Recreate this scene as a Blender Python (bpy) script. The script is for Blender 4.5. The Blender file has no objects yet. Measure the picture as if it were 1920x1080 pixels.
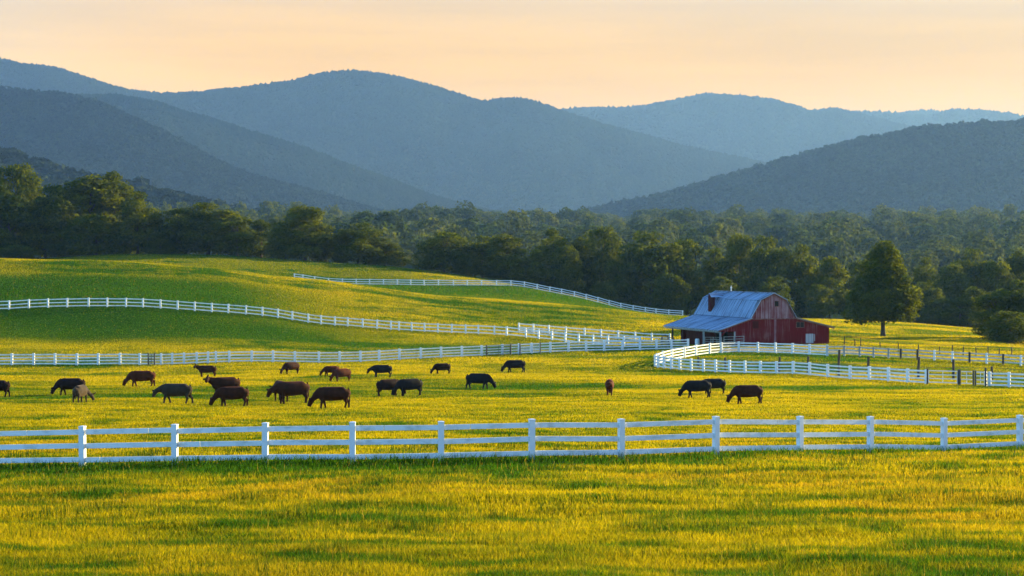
import bpy, bmesh, math, random
import numpy as np
from mathutils import Vector, Matrix

# ------------------------------------------------------------------ camera, sky, sun, exposure
SC = bpy.context.scene
COL = SC.collection
FPX, UC, VH = 3200.0, 960.0, 490.0            # focal length in photo pixels, centre column, horizon row
SUN_AZ, SUN_EL = math.radians(58), math.radians(14.0)

cam = bpy.data.cameras.new('camera')
cam.sensor_width = 36.0
cam.lens = FPX / 1920 * 36
cam.shift_y = (VH - 540) / 1920
cam.clip_start, cam.clip_end = 0.5, 30000
cam_o = bpy.data.objects.new('camera', cam)
cam_o.rotation_euler = (math.pi / 2, 0, 0)
COL.objects.link(cam_o)
SC.camera = cam_o

SC.view_settings.view_transform = 'Standard'
SC.view_settings.look = 'None'
SC.view_settings.gamma = 1
SC.view_settings.exposure = 1.4
SC.cycles.max_bounces = 6
SC.cycles.diffuse_bounces = 3
SC.cycles.transmission_bounces = 3
SC.cycles.transparent_max_bounces = 6
SC.cycles.volume_bounces = 1
SC.cycles.sample_clamp_indirect = 6

SUN_V = Vector((math.sin(SUN_AZ) * math.cos(SUN_EL), math.cos(SUN_AZ) * math.cos(SUN_EL), math.sin(SUN_EL)))
sun = bpy.data.lights.new('sun', 'SUN')
sun.energy = 5.0
sun.angle = math.radians(0.6)
sun.color = (1.0, 0.86, 0.43)
sun_o = bpy.data.objects.new('sun', sun)
sun_o.rotation_euler = SUN_V.to_track_quat('Z', 'Y').to_euler()
COL.objects.link(sun_o)

def build_world():
    w = bpy.data.worlds.new('World')
    SC.world = w
    w.use_nodes = True
    nt = w.node_tree
    N, L = nt.nodes, nt.links
    N.clear()
    out = N.new('ShaderNodeOutputWorld')
    bg = N.new('ShaderNodeBackground')
    sky = N.new('ShaderNodeTexSky')
    sky.sky_type = 'NISHITA'
    sky.sun_disc = False
    sky.sun_elevation = SUN_EL
    sky.sun_rotation = SUN_AZ
    sky.air_density = 1.2
    sky.dust_density = 0.6
    sky.ozone_density = 2.5
    sc = N.new('ShaderNodeVectorMath'); sc.operation = 'MULTIPLY'
    k = 0.135
    sc.inputs[1].default_value = (k * 0.62, k * 0.95, k * 1.36)
    L.new(sky.outputs[0], sc.inputs[0])
    tc = N.new('ShaderNodeTexCoord')
    sep = N.new('ShaderNodeSeparateXYZ'); L.new(tc.outputs['Generated'], sep.inputs[0])
    dot = N.new('ShaderNodeVectorMath'); dot.operation = 'DOT_PRODUCT'
    L.new(tc.outputs['Generated'], dot.inputs[0])
    dot.inputs[1].default_value = (math.sin(SUN_AZ), math.cos(SUN_AZ), 0)
    def smooth(src, a, b):
        m = N.new('ShaderNodeMapRange'); m.interpolation_type = 'SMOOTHSTEP'
        m.inputs['From Min'].default_value = min(a, b); m.inputs['From Max'].default_value = max(a, b)
        m.inputs['To Min'].default_value = 0 if a < b else 1
        m.inputs['To Max'].default_value = 1 if a < b else 0
        L.new(src, m.inputs['Value']); return m.outputs[0]
    fe = smooth(sep.outputs['Z'], 0.34, 0.10)
    fa = smooth(dot.outputs['Value'], -0.45, 0.45)
    mul = N.new('ShaderNodeMath'); mul.operation = 'MULTIPLY'
    L.new(fe, mul.inputs[0]); L.new(fa, mul.inputs[1])
    ramp = N.new('ShaderNodeValToRGB')
    mr = N.new('ShaderNodeMapRange')
    mr.inputs['From Min'].default_value = 0.06; mr.inputs['From Max'].default_value = 0.20
    L.new(sep.outputs['Z'], mr.inputs['Value']); L.new(mr.outputs[0], ramp.inputs[0])
    e = ramp.color_ramp.elements
    e[0].position = 0.0; e[0].color = (.415, .232, .0, 1)
    e[1].position = 1.0; e[1].color = (.31, .163, .0, 1)
    # thin high cloud streaks
    mp = N.new('ShaderNodeMapping'); mp.inputs['Scale'].default_value = (3.0, 3.0, 42.0)
    L.new(tc.outputs['Generated'], mp.inputs[0])
    no = N.new('ShaderNodeTexNoise'); no.inputs['Scale'].default_value = 2.2; no.inputs['Detail'].default_value = 4
    L.new(mp.outputs[0], no.inputs['Vector'])
    ns = N.new('ShaderNodeMapRange'); ns.inputs['From Min'].default_value = 0.35; ns.inputs['From Max'].default_value = 0.7
    ns.inputs['To Min'].default_value = 0.93; ns.inputs['To Max'].default_value = 1.07
    L.new(no.outputs[0], ns.inputs['Value'])
    # brighter towards the sun
    br = N.new('ShaderNodeMapRange'); br.inputs['From Min'].default_value = 0.35; br.inputs['From Max'].default_value = 0.85
    br.inputs['To Min'].default_value = 1.0; br.inputs['To Max'].default_value = 0.84
    L.new(dot.outputs['Value'], br.inputs['Value'])
    m2 = N.new('ShaderNodeMath'); m2.operation = 'MULTIPLY'
    L.new(ns.outputs[0], m2.inputs[0]); L.new(br.outputs[0], m2.inputs[1])
    wc = N.new('ShaderNodeVectorMath'); wc.operation = 'SCALE'
    L.new(ramp.outputs[0], wc.inputs[0]); L.new(m2.outputs[0], wc.inputs['Scale'])
    mix = N.new('ShaderNodeMix'); mix.data_type = 'RGBA'
    L.new(mul.outputs[0], mix.inputs['Factor'])
    L.new(sc.outputs[0], mix.inputs[6]); L.new(wc.outputs[0], mix.inputs[7])
    L.new(mix.outputs[2], bg.inputs['Color'])
    bg.inputs['Strength'].default_value = 1.0
    L.new(bg.outputs[0], out.inputs['Surface'])
build_world()

HAZE_DENSITY = 0.67e-4
HAZE_TOP = 910.0
RNG = np.random.default_rng(7)
random.seed(7)

# ------------------------------------------------------------------ helpers
def tag(o, label=None, cat=None, group=None, kind=None):
    if label: o['label'] = label
    if cat: o['category'] = cat
    if group: o['group'] = group
    if kind: o['kind'] = kind
    return o

def empty(name, loc=(0, 0, 0), rz=0.0):
    o = bpy.data.objects.new(name, None)
    o.location = loc; o.rotation_euler = (0, 0, rz)
    o.empty_display_size = 0.3
    COL.objects.link(o)
    return o

def link(name, me, mat=None, parent=None):
    o = bpy.data.objects.new(name, me)
    if mat is not None and not me.materials: me.materials.append(mat)
    COL.objects.link(o)
    if parent is not None: o.parent = parent
    return o

def mesh_np(name, verts, faces=None, tris=None, quads=None, smooth=False, attrs=None):
    """verts (n,3); tris (k,3) and/or quads (m,4) arrays"""
    me = bpy.data.meshes.new(name)
    verts = np.asarray(verts, dtype=np.float32)
    me.vertices.add(len(verts)); me.vertices.foreach_set('co', verts.ravel())
    loops, starts, n = [], [], 0
    if quads is not None and len(quads):
        q = np.asarray(quads, dtype=np.int32); loops.append(q.ravel())
        starts.append(np.arange(len(q), dtype=np.int32) * 4 + n); n += q.size
    if tris is not None and len(tris):
        t = np.asarray(tris, dtype=np.int32); loops.append(t.ravel())
        starts.append(np.arange(len(t), dtype=np.int32) * 3 + n); n += t.size
    loops = np.concatenate(loops); starts = np.concatenate(starts)
    me.loops.add(len(loops)); me.loops.foreach_set('vertex_index', loops)
    me.polygons.add(len(starts)); me.polygons.foreach_set('loop_start', starts)
    me.polygons.foreach_set('use_smooth', np.full(len(starts), smooth, dtype=bool))
    me.update(calc_edges=True)
    if attrs:
        for k, a in attrs.items():
            at = me.color_attributes.new(k, 'FLOAT_COLOR', 'POINT')
            c = np.ones((len(verts), 4), dtype=np.float32); c[:, :3] = a
            at.data.foreach_set('color', c.ravel())
    return me

class MB:
    """collects boxes, bars, prisms and tubes into one mesh"""
    def __init__(s): s.bm = bmesh.new()
    def hexa(s, p):
        v = [s.bm.verts.new(q) for q in p]
        for f in ((0, 3, 2, 1), (4, 5, 6, 7), (0, 1, 5, 4), (1, 2, 6, 5), (2, 3, 7, 6), (3, 0, 4, 7)):
            s.bm.faces.new([v[i] for i in f])
        return v
    def box(s, x0, x1, y0, y1, z0, z1):
        return s.hexa([(x0, y0, z0), (x1, y0, z0), (x1, y1, z0), (x0, y1, z0), (x0, y0, z1), (x1, y0, z1), (x1, y1, z1), (x0, y1, z1)])
    def bar(s, a, b, w, h, up=(0, 0, 1)):
        """bar from a to b, w across (horizontal), h along up"""
        a, b, up = Vector(a), Vector(b), Vector(up)
        d = (b - a).normalized(); c = d.cross(up).normalized() * (w / 2); u = c.cross(d).normalized() * (h / 2)
        return s.hexa([a - c - u, a + c - u, b + c - u, b - c - u, a - c + u, a + c + u, b + c + u, b - c + u])
    def tube(s, pts, rad, n=6, cap=True):
        pts = [Vector(p) for p in pts]
        if not hasattr(rad, '__len__'): rad = [rad] * len(pts)
        rings = []
        for i, p in enumerate(pts):
            d = (pts[min(i + 1, len(pts) - 1)] - pts[max(i - 1, 0)]).normalized()
            a = d.cross(Vector((0, 0, 1)) if abs(d.z) < 0.9 else Vector((1, 0, 0))).normalized(); b = d.cross(a)
            rings.append([s.bm.verts.new(p + (a * math.cos(2 * math.pi * k / n) + b * math.sin(2 * math.pi * k / n)) * rad[i]) for k in range(n)])
        for r0, r1 in zip(rings, rings[1:]):
            for k in range(n): s.bm.faces.new((r0[k], r0[(k + 1) % n], r1[(k + 1) % n], r1[k]))
        if cap: s.bm.faces.new(rings[0][::-1]); s.bm.faces.new(rings[-1])
    def prism(s, poly, axis, t0, t1):
        """poly in the plane of the other two axes, extruded along axis 'x' or 'y'"""
        f = (lambda p, t: (t, p[0], p[1])) if axis == 'x' else (lambda p, t: (p[0], t, p[1]))
        A = [s.bm.verts.new(f(p, t0)) for p in poly]; B = [s.bm.verts.new(f(p, t1)) for p in poly]
        n = len(poly)
        s.bm.faces.new(A); s.bm.faces.new(B[::-1])
        for i in range(n): s.bm.faces.new((A[i], B[i], B[(i + 1) % n], A[(i + 1) % n]))
    def mesh(s, name, smooth=False):
        bmesh.ops.recalc_face_normals(s.bm, faces=s.bm.faces[:])
        me = bpy.data.meshes.new(name); s.bm.to_mesh(me); s.bm.free()
        if smooth:
            me.polygons.foreach_set('use_smooth', np.ones(len(me.polygons), dtype=bool))
        return me
    def build(s, name, mat, parent=None, smooth=False):
        return link(name, s.mesh(name, smooth), mat, parent)

# value noise -----------------------------------------------------
def _hash(ix, iy, seed):
    h = (ix.astype(np.int64) * 374761393 + iy.astype(np.int64) * 668265263 + seed * 1274126177) & 0x7fffffff
    h = ((h ^ (h >> 13)) * 1274126177) & 0x7fffffff
    return ((h ^ (h >> 16)) & 0xffff) / 65535.0
def vnoise(x, y, seed=0):
    x = np.asarray(x, float); y = np.asarray(y, float)
    ix, iy = np.floor(x), np.floor(y)
    fx, fy = x - ix, y - iy
    fx = fx * fx * (3 - 2 * fx); fy = fy * fy * (3 - 2 * fy)
    a = _hash(ix, iy, seed); b = _hash(ix + 1, iy, seed); c = _hash(ix, iy + 1, seed); d = _hash(ix + 1, iy + 1, seed)
    return (a + (b - a) * fx) * (1 - fy) + (c + (d - c) * fx) * fy
def fbm(x, y, seed=0, octaves=3):
    t, amp, tot = 0, 1.0, 0
    for o in range(octaves):
        t = t + amp * vnoise(x * 2 ** o + 17.3 * o, y * 2 ** o - 9.1 * o, seed + o); tot += amp; amp *= 0.5
    return t / tot
def sstep(a, b, x):
    t = np.clip((x - a) / (b - a), 0, 1); return t * t * (3 - 2 * t)

def pchip(xs, ys, xq):
    xs = np.asarray(xs, float); ys = np.asarray(ys, float)
    h = np.diff(xs); d = np.diff(ys, axis=0) / h.reshape(-1, *([1] * (ys.ndim - 1)))
    m = np.zeros_like(ys)
    m[0], m[-1] = d[0], d[-1]
    for i in range(1, len(xs) - 1):
        p, q = d[i - 1], d[i]
        with np.errstate(divide='ignore', invalid='ignore'):
            w1 = 2 * h[i] + h[i - 1]; w2 = h[i] + 2 * h[i - 1]
            v = (w1 + w2) / (w1 / p + w2 / q)
        m[i] = np.where(p * q > 0, np.nan_to_num(v), 0)
    i = np.clip(np.searchsorted(xs, xq) - 1, 0, len(xs) - 2)
    t = (xq - xs[i]) / h[i]
    sh = (-1,) + (1,) * (ys.ndim - 1)
    t = t.reshape(sh); hh = h[i].reshape(sh)
    return ((1 + 2 * t) * (1 - t) ** 2 * ys[i] + t * (1 - t) ** 2 * hh * m[i] + t * t * (3 - 2 * t) * ys[i + 1] + t * t * (t - 1) * hh * m[i + 1])

# ------------------------------------------------------------------ terrain: heights surveyed along rows of equal distance
ROWS = [
 (5, -3.7), (15, -4.65), (30, -5.53), (57, {0: 880, 500: 868, 960: 866, 1920: 864}), (70, 839), (85, 805), (105, 770), (120, 755), (135, 740),
 (155, {0: 724, 1400: 725, 1920: 728}), (170, {0: 710, 960: 709, 1594: 712, 1920: 716}),
 (185, {0: 699, 960: 700, 1457: 702, 1600: 702, 1920: 705}),
 (205, {0: 683, 400: 679, 600: 680, 960: 680, 1250: 677, 1400: 674, 1560: 672, 1750: 677, 1920: 682}),
 (225, {0: 655, 400: 652, 600: 656, 800: 660, 960: 662, 1100: 661, 1250: 659, 1400: 656, 1560: 655, 1700: 664, 1920: 670}),
 (242, {0: 622, 300: 618, 500: 626, 600: 634, 700: 640, 850: 647, 960: 650, 1100: 652, 1250: 650, 1400: 641, 1560: 641, 1700: 648, 1920: 659}),
 (258, {0: 583, 90: 577, 236: 574, 365: 583, 500: 594, 600: 607, 700: 614, 850: 624, 950: 630, 1100: 636, 1250: 640, 1400: 634, 1560: 635, 1700: 643, 1920: 653}),
 (280, {0: 543, 200: 540, 400: 548, 600: 575, 800: 593, 960: 606, 1100: 613, 1250: 620, 1400: 624, 1600: 638, 1800: 640, 1920: 648}),
 (300, {0: 508, 200: 510, 400: 520, 600: 545, 800: 570, 960: 583, 1100: 592, 1250: 604, 1400: 616, 1600: 631, 1656: 631, 1800: 633, 1920: 642}),
 (318, {-200: 480, 0: 486, 200: 491, 400: 503, 480: 515, 600: 526, 730: 543, 800: 552, 900: 560, 1000: 568, 1100: 577, 1200: 588, 1250: 594, 1400: 610, 1600: 623, 1800: 628, 1920: 637}),
 (352, {-200: 490, 0: 497, 200: 503, 400: 512, 600: 534, 800: 554, 900: 557, 1000: 562, 1100: 576, 1200: 589, 1250: 595, 1400: 604, 1600: 612, 1800: 622, 1920: 629}),
 (400, {-200: 486, 0: 494, 250: 500, 400: 505, 550: 524, 640: 533, 800: 534, 900: 536, 960: 537, 1031: 548, 1077: 556, 1121: 567, 1164: 579, 1210: 587, 1254: 592, 1400: 597, 1560: 599, 1700: 605, 1840: 617, 1920: 622}),
 (445, {-200: 486, 0: 490, 80: 486, 250: 477, 400: 478.5, 500: 484.5, 640: 494, 760: 503, 860: 515, 930: 526, 1000: 541, 1121: 567, 1254: 593, 1400: 601, 1560: 603, 1700: 609, 1840: 621, 1920: 626}),
 (520, {-200: 494, 0: 498, 250: 488, 500: 494, 640: 504, 760: 513, 860: 524, 930: 534, 1000: 549, 1121: 572, 1254: 596, 1400: 604, 1560: 606, 1700: 611, 1840: 621, 1920: 626}),
 (620, {0: 515, 500: 518, 930: 550, 1254: 585, 1920: 605}), (1100, {0: 480, 500: 482, 960: 488, 1400: 500, 1920: 512}),
 (1750, {0: 445, 500: 440, 960: 441, 1400: 443, 1920: 445}), (2400, 434), (3200, 434), (4200, 62.0), (10500, 62.0)]
UG = np.arange(-400, 2401, 10.0)
DG = np.exp(np.linspace(math.log(5), math.log(10500), 900))
def _table():
    rows = []
    for D, v in ROWS:
        if isinstance(v, dict):
            us = sorted(v); vv = pchip(us, [v[u] for u in us], np.clip(UG, us[0], us[-1])) if len(us) > 2 else np.interp(UG, us, [v[u] for u in us])
            rows.append((VH - vv) / FPX * D)
        elif abs(v) < 100: rows.append(np.full(len(UG), float(v)))
        else: rows.append(np.full(len(UG), (VH - v) / FPX * D))
    return pchip(np.log([r[0] for r in ROWS]), np.array(rows), np.log(DG))
ZT = _table()                                   # [distance, column]
def bump(x, y):
    a = np.clip(1.2 - y / 600.0, 0, 1) * sstep(8, 25, y)
    far = sstep(90, 200, y)
    return a * ((fbm(x / 4.2, y / 3.6, 3, 2) - .5) * 0.26 * (1 - .6 * far) + (vnoise(x / 1.3, y / 1.2, 5) - .5) * 0.07 * (1 - far) + (fbm(x / 19, y / 15, 8, 2) - .5) * 0.85 * far)
def tz(x, y, rough=True):
    x = np.asarray(x, float); y = np.asarray(y, float)
    d = np.clip(y, 5.01, 10499)
    u = np.clip(UC + FPX * x / d, -399, 2399)
    i = (np.log(d) - math.log(5)) / (math.log(10500) - math.log(5)) * (len(DG) - 1); j = (u + 400) / 10
    i0 = np.clip(i.astype(int), 0, len(DG) - 2); j0 = np.clip(j.astype(int), 0, len(UG) - 2)
    fi, fj = i - i0, j - j0
    z = (ZT[i0, j0] * (1 - fj) + ZT[i0, j0 + 1] * fj) * (1 - fi) + (ZT[i0 + 1, j0] * (1 - fj) + ZT[i0 + 1, j0 + 1] * fj) * fi
    return z + (bump(x, y) if rough else 0)
def at(u, D, lift=0.0):
    """the ground point in photo column u at distance D"""
    x = (u - UC) / FPX * D
    return Vector((x, D, float(tz(np.array([x]), np.array([D]))[0]) + lift))

# the front fence line is needed for the long grass at its foot
F1U = [-535, -362, -190, -17, 155, 328, 497, 661, 827, 997, 1165, 1342, 1500, 1632, 1770, 1912, 2052, 2188, 2322, 2450]
F1D = [60.4, 59.5, 58.6, 57.8, 57.0, 56.4, 56.0, 55.9, 56.0, 56.6, 57.6, 59.4, 61.6, 63.6, 65.6, 67.4, 69.5, 71.4, 73.4, 75.3]
F1X = [(u - UC) / FPX * d for u, d in zip(F1U, F1D)]

def grass_fields(x, y):
    """lush 0..1 (yellow to green, painted shade included), dry 0..1, tall multiplier"""
    u = UC + FPX * x / np.maximum(y, 5)
    near = 1 - sstep(80, 140, y)
    n1 = fbm(x / 3.4, y / 2.1, 21, 3); n2 = fbm(x / 13, y / 8, 31, 2); n3 = fbm(x / 30, y / 17, 41, 3); n4 = fbm(x / 1.5, y / 1.0, 51, 2)
    lush_shade = near * (sstep(.36, .76, fbm(x / 2.0, y / .8, 71, 5)) * .72 + sstep(.42, .8, fbm(x / .8, y / .45, 81, 3)) * .22 + sstep(.5, .8, n2) * .2 + sstep(.66, .85, n1) * .25 + sstep(36, 28, y) * .14) + (1 - near) * (sstep(.42, .72, n3) * .55 + sstep(.45, .72, fbm(x / 9, y / 4.5, 33, 4)) * .5 + sstep(.55, .8, n1) * .3)
    d = np.interp(x, F1X, F1D) - y
    strip = np.exp(-((d - 0.35) / 0.75) ** 2)
    lush_shade = lush_shade + strip * 1.1 + np.exp(-((d - 3.2) / 2.4) ** 2) * .55 * (1 - sstep(900, 1150, u)) + np.exp(-((d - 2) / 1.6) ** 2) * .35  # wider green band at the left paints in the fence's cast shadow
    # greener tint painting shade into hollows and the hill slope, plus greener fields
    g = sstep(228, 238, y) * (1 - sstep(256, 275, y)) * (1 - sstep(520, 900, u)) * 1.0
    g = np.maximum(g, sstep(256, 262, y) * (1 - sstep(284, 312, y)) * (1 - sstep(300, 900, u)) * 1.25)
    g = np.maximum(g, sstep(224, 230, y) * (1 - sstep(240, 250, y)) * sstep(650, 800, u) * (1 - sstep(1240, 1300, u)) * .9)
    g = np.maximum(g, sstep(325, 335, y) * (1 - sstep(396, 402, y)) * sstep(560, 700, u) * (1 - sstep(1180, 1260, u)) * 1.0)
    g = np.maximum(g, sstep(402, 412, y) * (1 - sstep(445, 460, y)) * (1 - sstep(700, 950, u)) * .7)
    g = np.maximum(g, sstep(312, 318, y) * (1 - sstep(345, 352, y)) * sstep(1640, 1720, u) * .9)  # shadow of the trees to the right, painted as greener grass
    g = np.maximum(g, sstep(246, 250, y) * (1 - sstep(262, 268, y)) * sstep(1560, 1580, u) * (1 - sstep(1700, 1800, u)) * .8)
    lush_shade = lush_shade + .12 + .10 * sstep(235, 265, y) * (1 - sstep(700, 1300, u)) + .12 * sstep(.45, .7, n1) 
    lush_shade = np.clip(np.maximum(lush_shade, g * (.8 + .4 * n3)), 0, 1.25)
    dry = .55 * np.clip(sstep(.5, .75, fbm(x / 5, y / 3, 61, 2)) * (1 - lush_shade), 0, 1) * (.35 + .65 * (1 - sstep(50, 120, y)))
    tall = 1 + near * (sstep(.6, .8, n1) * .5 + sstep(.5, .8, n2) * .25) + strip * 1.0
    return lush_shade, dry, tall
def bare_yard(x, y):
    u = UC + FPX * x / np.maximum(y, 5)
    c = np.interp(u, [1300, 1400, 1560, 1680, 1820], [227, 228, 224.5, 220, 215])
    w = np.interp(u, [1300, 1400, 1560, 1700, 1820], [2, 5, 6, 4, 1.5])
    return sstep(1, .45, np.abs(y - c + (vnoise(x / 3, y / 3, 91) - .5) * 4) / w) * sstep(1290, 1340, u) * (1 - sstep(1780, 1840, u))
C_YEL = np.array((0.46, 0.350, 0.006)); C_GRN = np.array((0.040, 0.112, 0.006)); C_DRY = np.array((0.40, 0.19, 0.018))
def grass_col(lush_shade, dry):
    l = np.clip(lush_shade, 0, 1)[:, None]; d = np.clip(dry, 0, 1)[:, None]
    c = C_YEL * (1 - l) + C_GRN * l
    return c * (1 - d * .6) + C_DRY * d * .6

# ------------------------------------------------------------------ materials
def mat(name):
    m = bpy.data.materials.new(name); m.use_nodes = True
    return m, m.node_tree.nodes, m.node_tree.links
def bsdf(N): return N['Principled BSDF']
def foliage_mat(name, attr='tint', trans=0.45, gain=1.0, rough=0.7, spec=0.15, tgain=(1.25, 1.1, .6)):
    m, N, L = mat(name)
    out = N['Material Output']; p = bsdf(N)
    a = N.new('ShaderNodeVertexColor'); a.layer_name = attr
    p.inputs['Roughness'].default_value = rough; p.inputs['Specular IOR Level'].default_value = spec
    L.new(a.outputs[0], p.inputs['Base Color'])
    t = N.new('ShaderNodeBsdfTranslucent')
    g = N.new('ShaderNodeVectorMath'); g.operation = 'MULTIPLY'; g.inputs[1].default_value = tgain
    L.new(a.outputs[0], g.inputs[0]); L.new(g.outputs[0], t.inputs[0])
    mx = N.new('ShaderNodeMixShader'); mx.inputs[0].default_value = trans
    L.new(p.outputs[0], mx.inputs[1]); L.new(t.outputs[0], mx.inputs[2]); L.new(mx.outputs[0], out.inputs[0])
    return m
def noise_mat(name, c0, c1, scale=(1, 1, 1), ns=4.0, detail=5, lo=.35, hi=.65, rough=.8, spec=.3, metal=0.0, bumpv=0.0, coord='Object'):
    m, N, L = mat(name); p = bsdf(N)
    tc = N.new('ShaderNodeTexCoord'); mp = N.new('ShaderNodeMapping'); mp.inputs['Scale'].default_value = scale
    L.new(tc.outputs[coord], mp.inputs[0])
    no = N.new('ShaderNodeTexNoise'); no.inputs['Scale'].default_value = ns; no.inputs['Detail'].default_value = detail
    L.new(mp.outputs[0], no.inputs['Vector'])
    r = N.new('ShaderNodeValToRGB'); r.color_ramp.elements[0].position = lo; r.color_ramp.elements[1].position = hi
    r.color_ramp.elements[0].color = (*c0, 1); r.color_ramp.elements[1].color = (*c1, 1)
    L.new(no.outputs[0], r.inputs[0]); L.new(r.outputs[0], p.inputs['Base Color'])
    p.inputs['Roughness'].default_value = rough; p.inputs['Specular IOR Level'].default_value = spec; p.inputs['Metallic'].default_value = metal
    if bumpv:
        b = N.new('ShaderNodeBump'); b.inputs['Strength'].default_value = bumpv; b.inputs['Distance'].default_value = .02
        L.new(no.outputs[0], b.inputs['Height']); L.new(b.outputs[0], p.inputs['Normal'])
    return m
M_GRASS = foliage_mat('grass_blades', trans=.58, rough=.7, spec=.06, tgain=(1.25, 1.15, .5))
M_LEAF = foliage_mat('leaves', trans=.5, rough=.75, spec=.05, tgain=(1.6, 1.45, .35))
M_WOOD_FAR = foliage_mat('forest_crowns', trans=.0, rough=.9, spec=.05)
M_BARK = noise_mat('bark', (.03, .022, .015), (.085, .065, .045), (1, 1, .25), 6)
M_WHITE = noise_mat('white_vinyl', (.58, .59, .55), (.83, .83, .82), (1, 1, 1.6), 2.6, 8, .30, .52, .5, .35)
def vinyl_post():
    m = noise_mat('white_vinyl_post', (.74, .75, .75), (.83, .83, .82), (1, 1, 1), 1.4, 6, .3, .6, .45, .4)
    N, L = m.node_tree.nodes, m.node_tree.links; p = bsdf(N)
    src = p.inputs['Base Color'].links[0].from_socket
    tc = N.new('ShaderNodeTexCoord'); sx = N.new('ShaderNodeSeparateXYZ'); L.new(tc.outputs['Object'], sx.inputs[0])
    no = N.new('ShaderNodeTexNoise'); no.inputs['Scale'].default_value = 9; no.inputs['Detail'].default_value = 4; L.new(tc.outputs['Object'], no.inputs['Vector'])
    a = N.new('ShaderNodeMath'); a.operation = 'MULTIPLY_ADD'; a.inputs[1].default_value = -.45; L.new(no.outputs[0], a.inputs[0]); L.new(sx.outputs[2], a.inputs[2])
    mr = N.new('ShaderNodeMapRange'); mr.inputs['From Min'].default_value = -.18; mr.inputs['From Max'].default_value = .12; mr.inputs['To Min'].default_value = .7; mr.inputs['To Max'].default_value = 0; L.new(a.outputs[0], mr.inputs['Value'])
    mx = N.new('ShaderNodeMix'); mx.data_type = 'RGBA'; L.new(mr.outputs[0], mx.inputs['Factor']); L.new(src, mx.inputs[6]); mx.inputs[7].default_value = (.20, .17, .09, 1)
    L.new(mx.outputs[2], p.inputs['Base Color'])
    return m
M_VPOST = vinyl_post()
M_WHITE2 = noise_mat('weathered_white_board', (.66, .66, .64), (.80, .80, .78), (1, 1, 1), 2.0, 5, .3, .6, .6, .3)
M_GREYWOOD = noise_mat('grey_weathered_wood', (.26, .25, .22), (.45, .44, .40), (1, 1, .4), 3)
M_PALEWOOD = noise_mat('pale_weathered_board', (.42, .40, .36), (.62, .60, .56), (1, 1, 1), 2.5)
M_DARKWOOD = noise_mat('dark_post_wood', (.030, .024, .018), (.075, .06, .045), (1, 1, .3), 5)
M_WIRE = noise_mat('old_wire', (.07, .06, .05), (.13, .11, .09), (1, 1, 1), 8, rough=.6)
M_DARKMETAL = noise_mat('dark_gate_metal', (.018, .02, .024), (.05, .05, .055), (1, 1, 1), 5, rough=.5, spec=.5)
def ground_mat():
    m, N, L = mat('pasture'); p = bsdf(N)
    a = N.new('ShaderNodeVertexColor'); a.layer_name = 'tint'
    tc = N.new('ShaderNodeTexCoord')
    no = N.new('ShaderNodeTexNoise'); no.inputs['Scale'].default_value = 1.6; no.inputs['Detail'].default_value = 8; no.inputs['Roughness'].default_value = .7
    L.new(tc.outputs['Object'], no.inputs['Vector'])
    mr = N.new('ShaderNodeMapRange'); mr.inputs['From Min'].default_value = .3; mr.inputs['From Max'].default_value = .7
    mr.inputs['To Min'].default_value = .55; mr.inputs['To Max'].default_value = 1.25
    L.new(no.outputs[0], mr.inputs['Value'])
    s = N.new('ShaderNodeVectorMath'); s.operation = 'SCALE'
    L.new(a.outputs[0], s.inputs[0]); L.new(mr.outputs[0], s.inputs['Scale']); L.new(s.outputs[0], p.inputs['Base Color'])
    p.inputs['Roughness'].default_value = 1; p.inputs['Specular IOR Level'].default_value = 0
    return m
M_GROUND = ground_mat()
def mountain_mat(name, c0, c1, scale):
    return noise_mat(name, c0, c1, (1, 1, 1), scale, 6, .35, .65, .95, .05)

# ------------------------------------------------------------------ ground sheet
def build_ground():
    uin = np.arange(-440, 2401, 8.0)
    side = np.cumsum(16 * 1.28 ** np.arange(28))
    us = np.concatenate([(-440 - side)[::-1], uin, 2400 + side])
    us = us[(us > -16000) & (us < 18000)]
    ds = np.concatenate([[-60, -20, 1, 4, 8, 14, 20], np.exp(np.linspace(math.log(24), math.log(120), 210)), np.linspace(121, 460, 240), np.exp(np.linspace(math.log(465), math.log(10450), 97))])
    U, D = np.meshgrid(us, ds)
    X = (U - UC) / FPX * np.maximum(D, 60) ; X = np.where(D < 60, (U - UC) / FPX * (60 * .35 + .65 * np.maximum(D, 20)) , X)
    X = np.clip(X, -5800, 5800)
    Z = tz(X.ravel(), D.ravel())
    lush_shade, dry, tall = grass_fields(X.ravel(), D.ravel())
    c = grass_col(lush_shade, dry) * .82
    by_ = bare_yard(X.ravel(), D.ravel())[:, None]; c = c * (1 - by_) + np.array((.40, .31, .18)) * by_
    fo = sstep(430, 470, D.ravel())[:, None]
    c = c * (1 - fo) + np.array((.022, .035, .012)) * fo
    V = np.stack([X.ravel(), D.ravel(), Z], 1)
    nr, nc = U.shape
    idx = np.arange(nr * nc).reshape(nr, nc)
    q = np.stack([idx[:-1, :-1], idx[:-1, 1:], idx[1:, 1:], idx[1:, :-1]], -1).reshape(-1, 4)
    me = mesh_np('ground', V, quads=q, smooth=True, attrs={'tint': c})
    o = link('ground', me, M_GROUND); tag(o, kind='structure')
build_ground()

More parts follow.
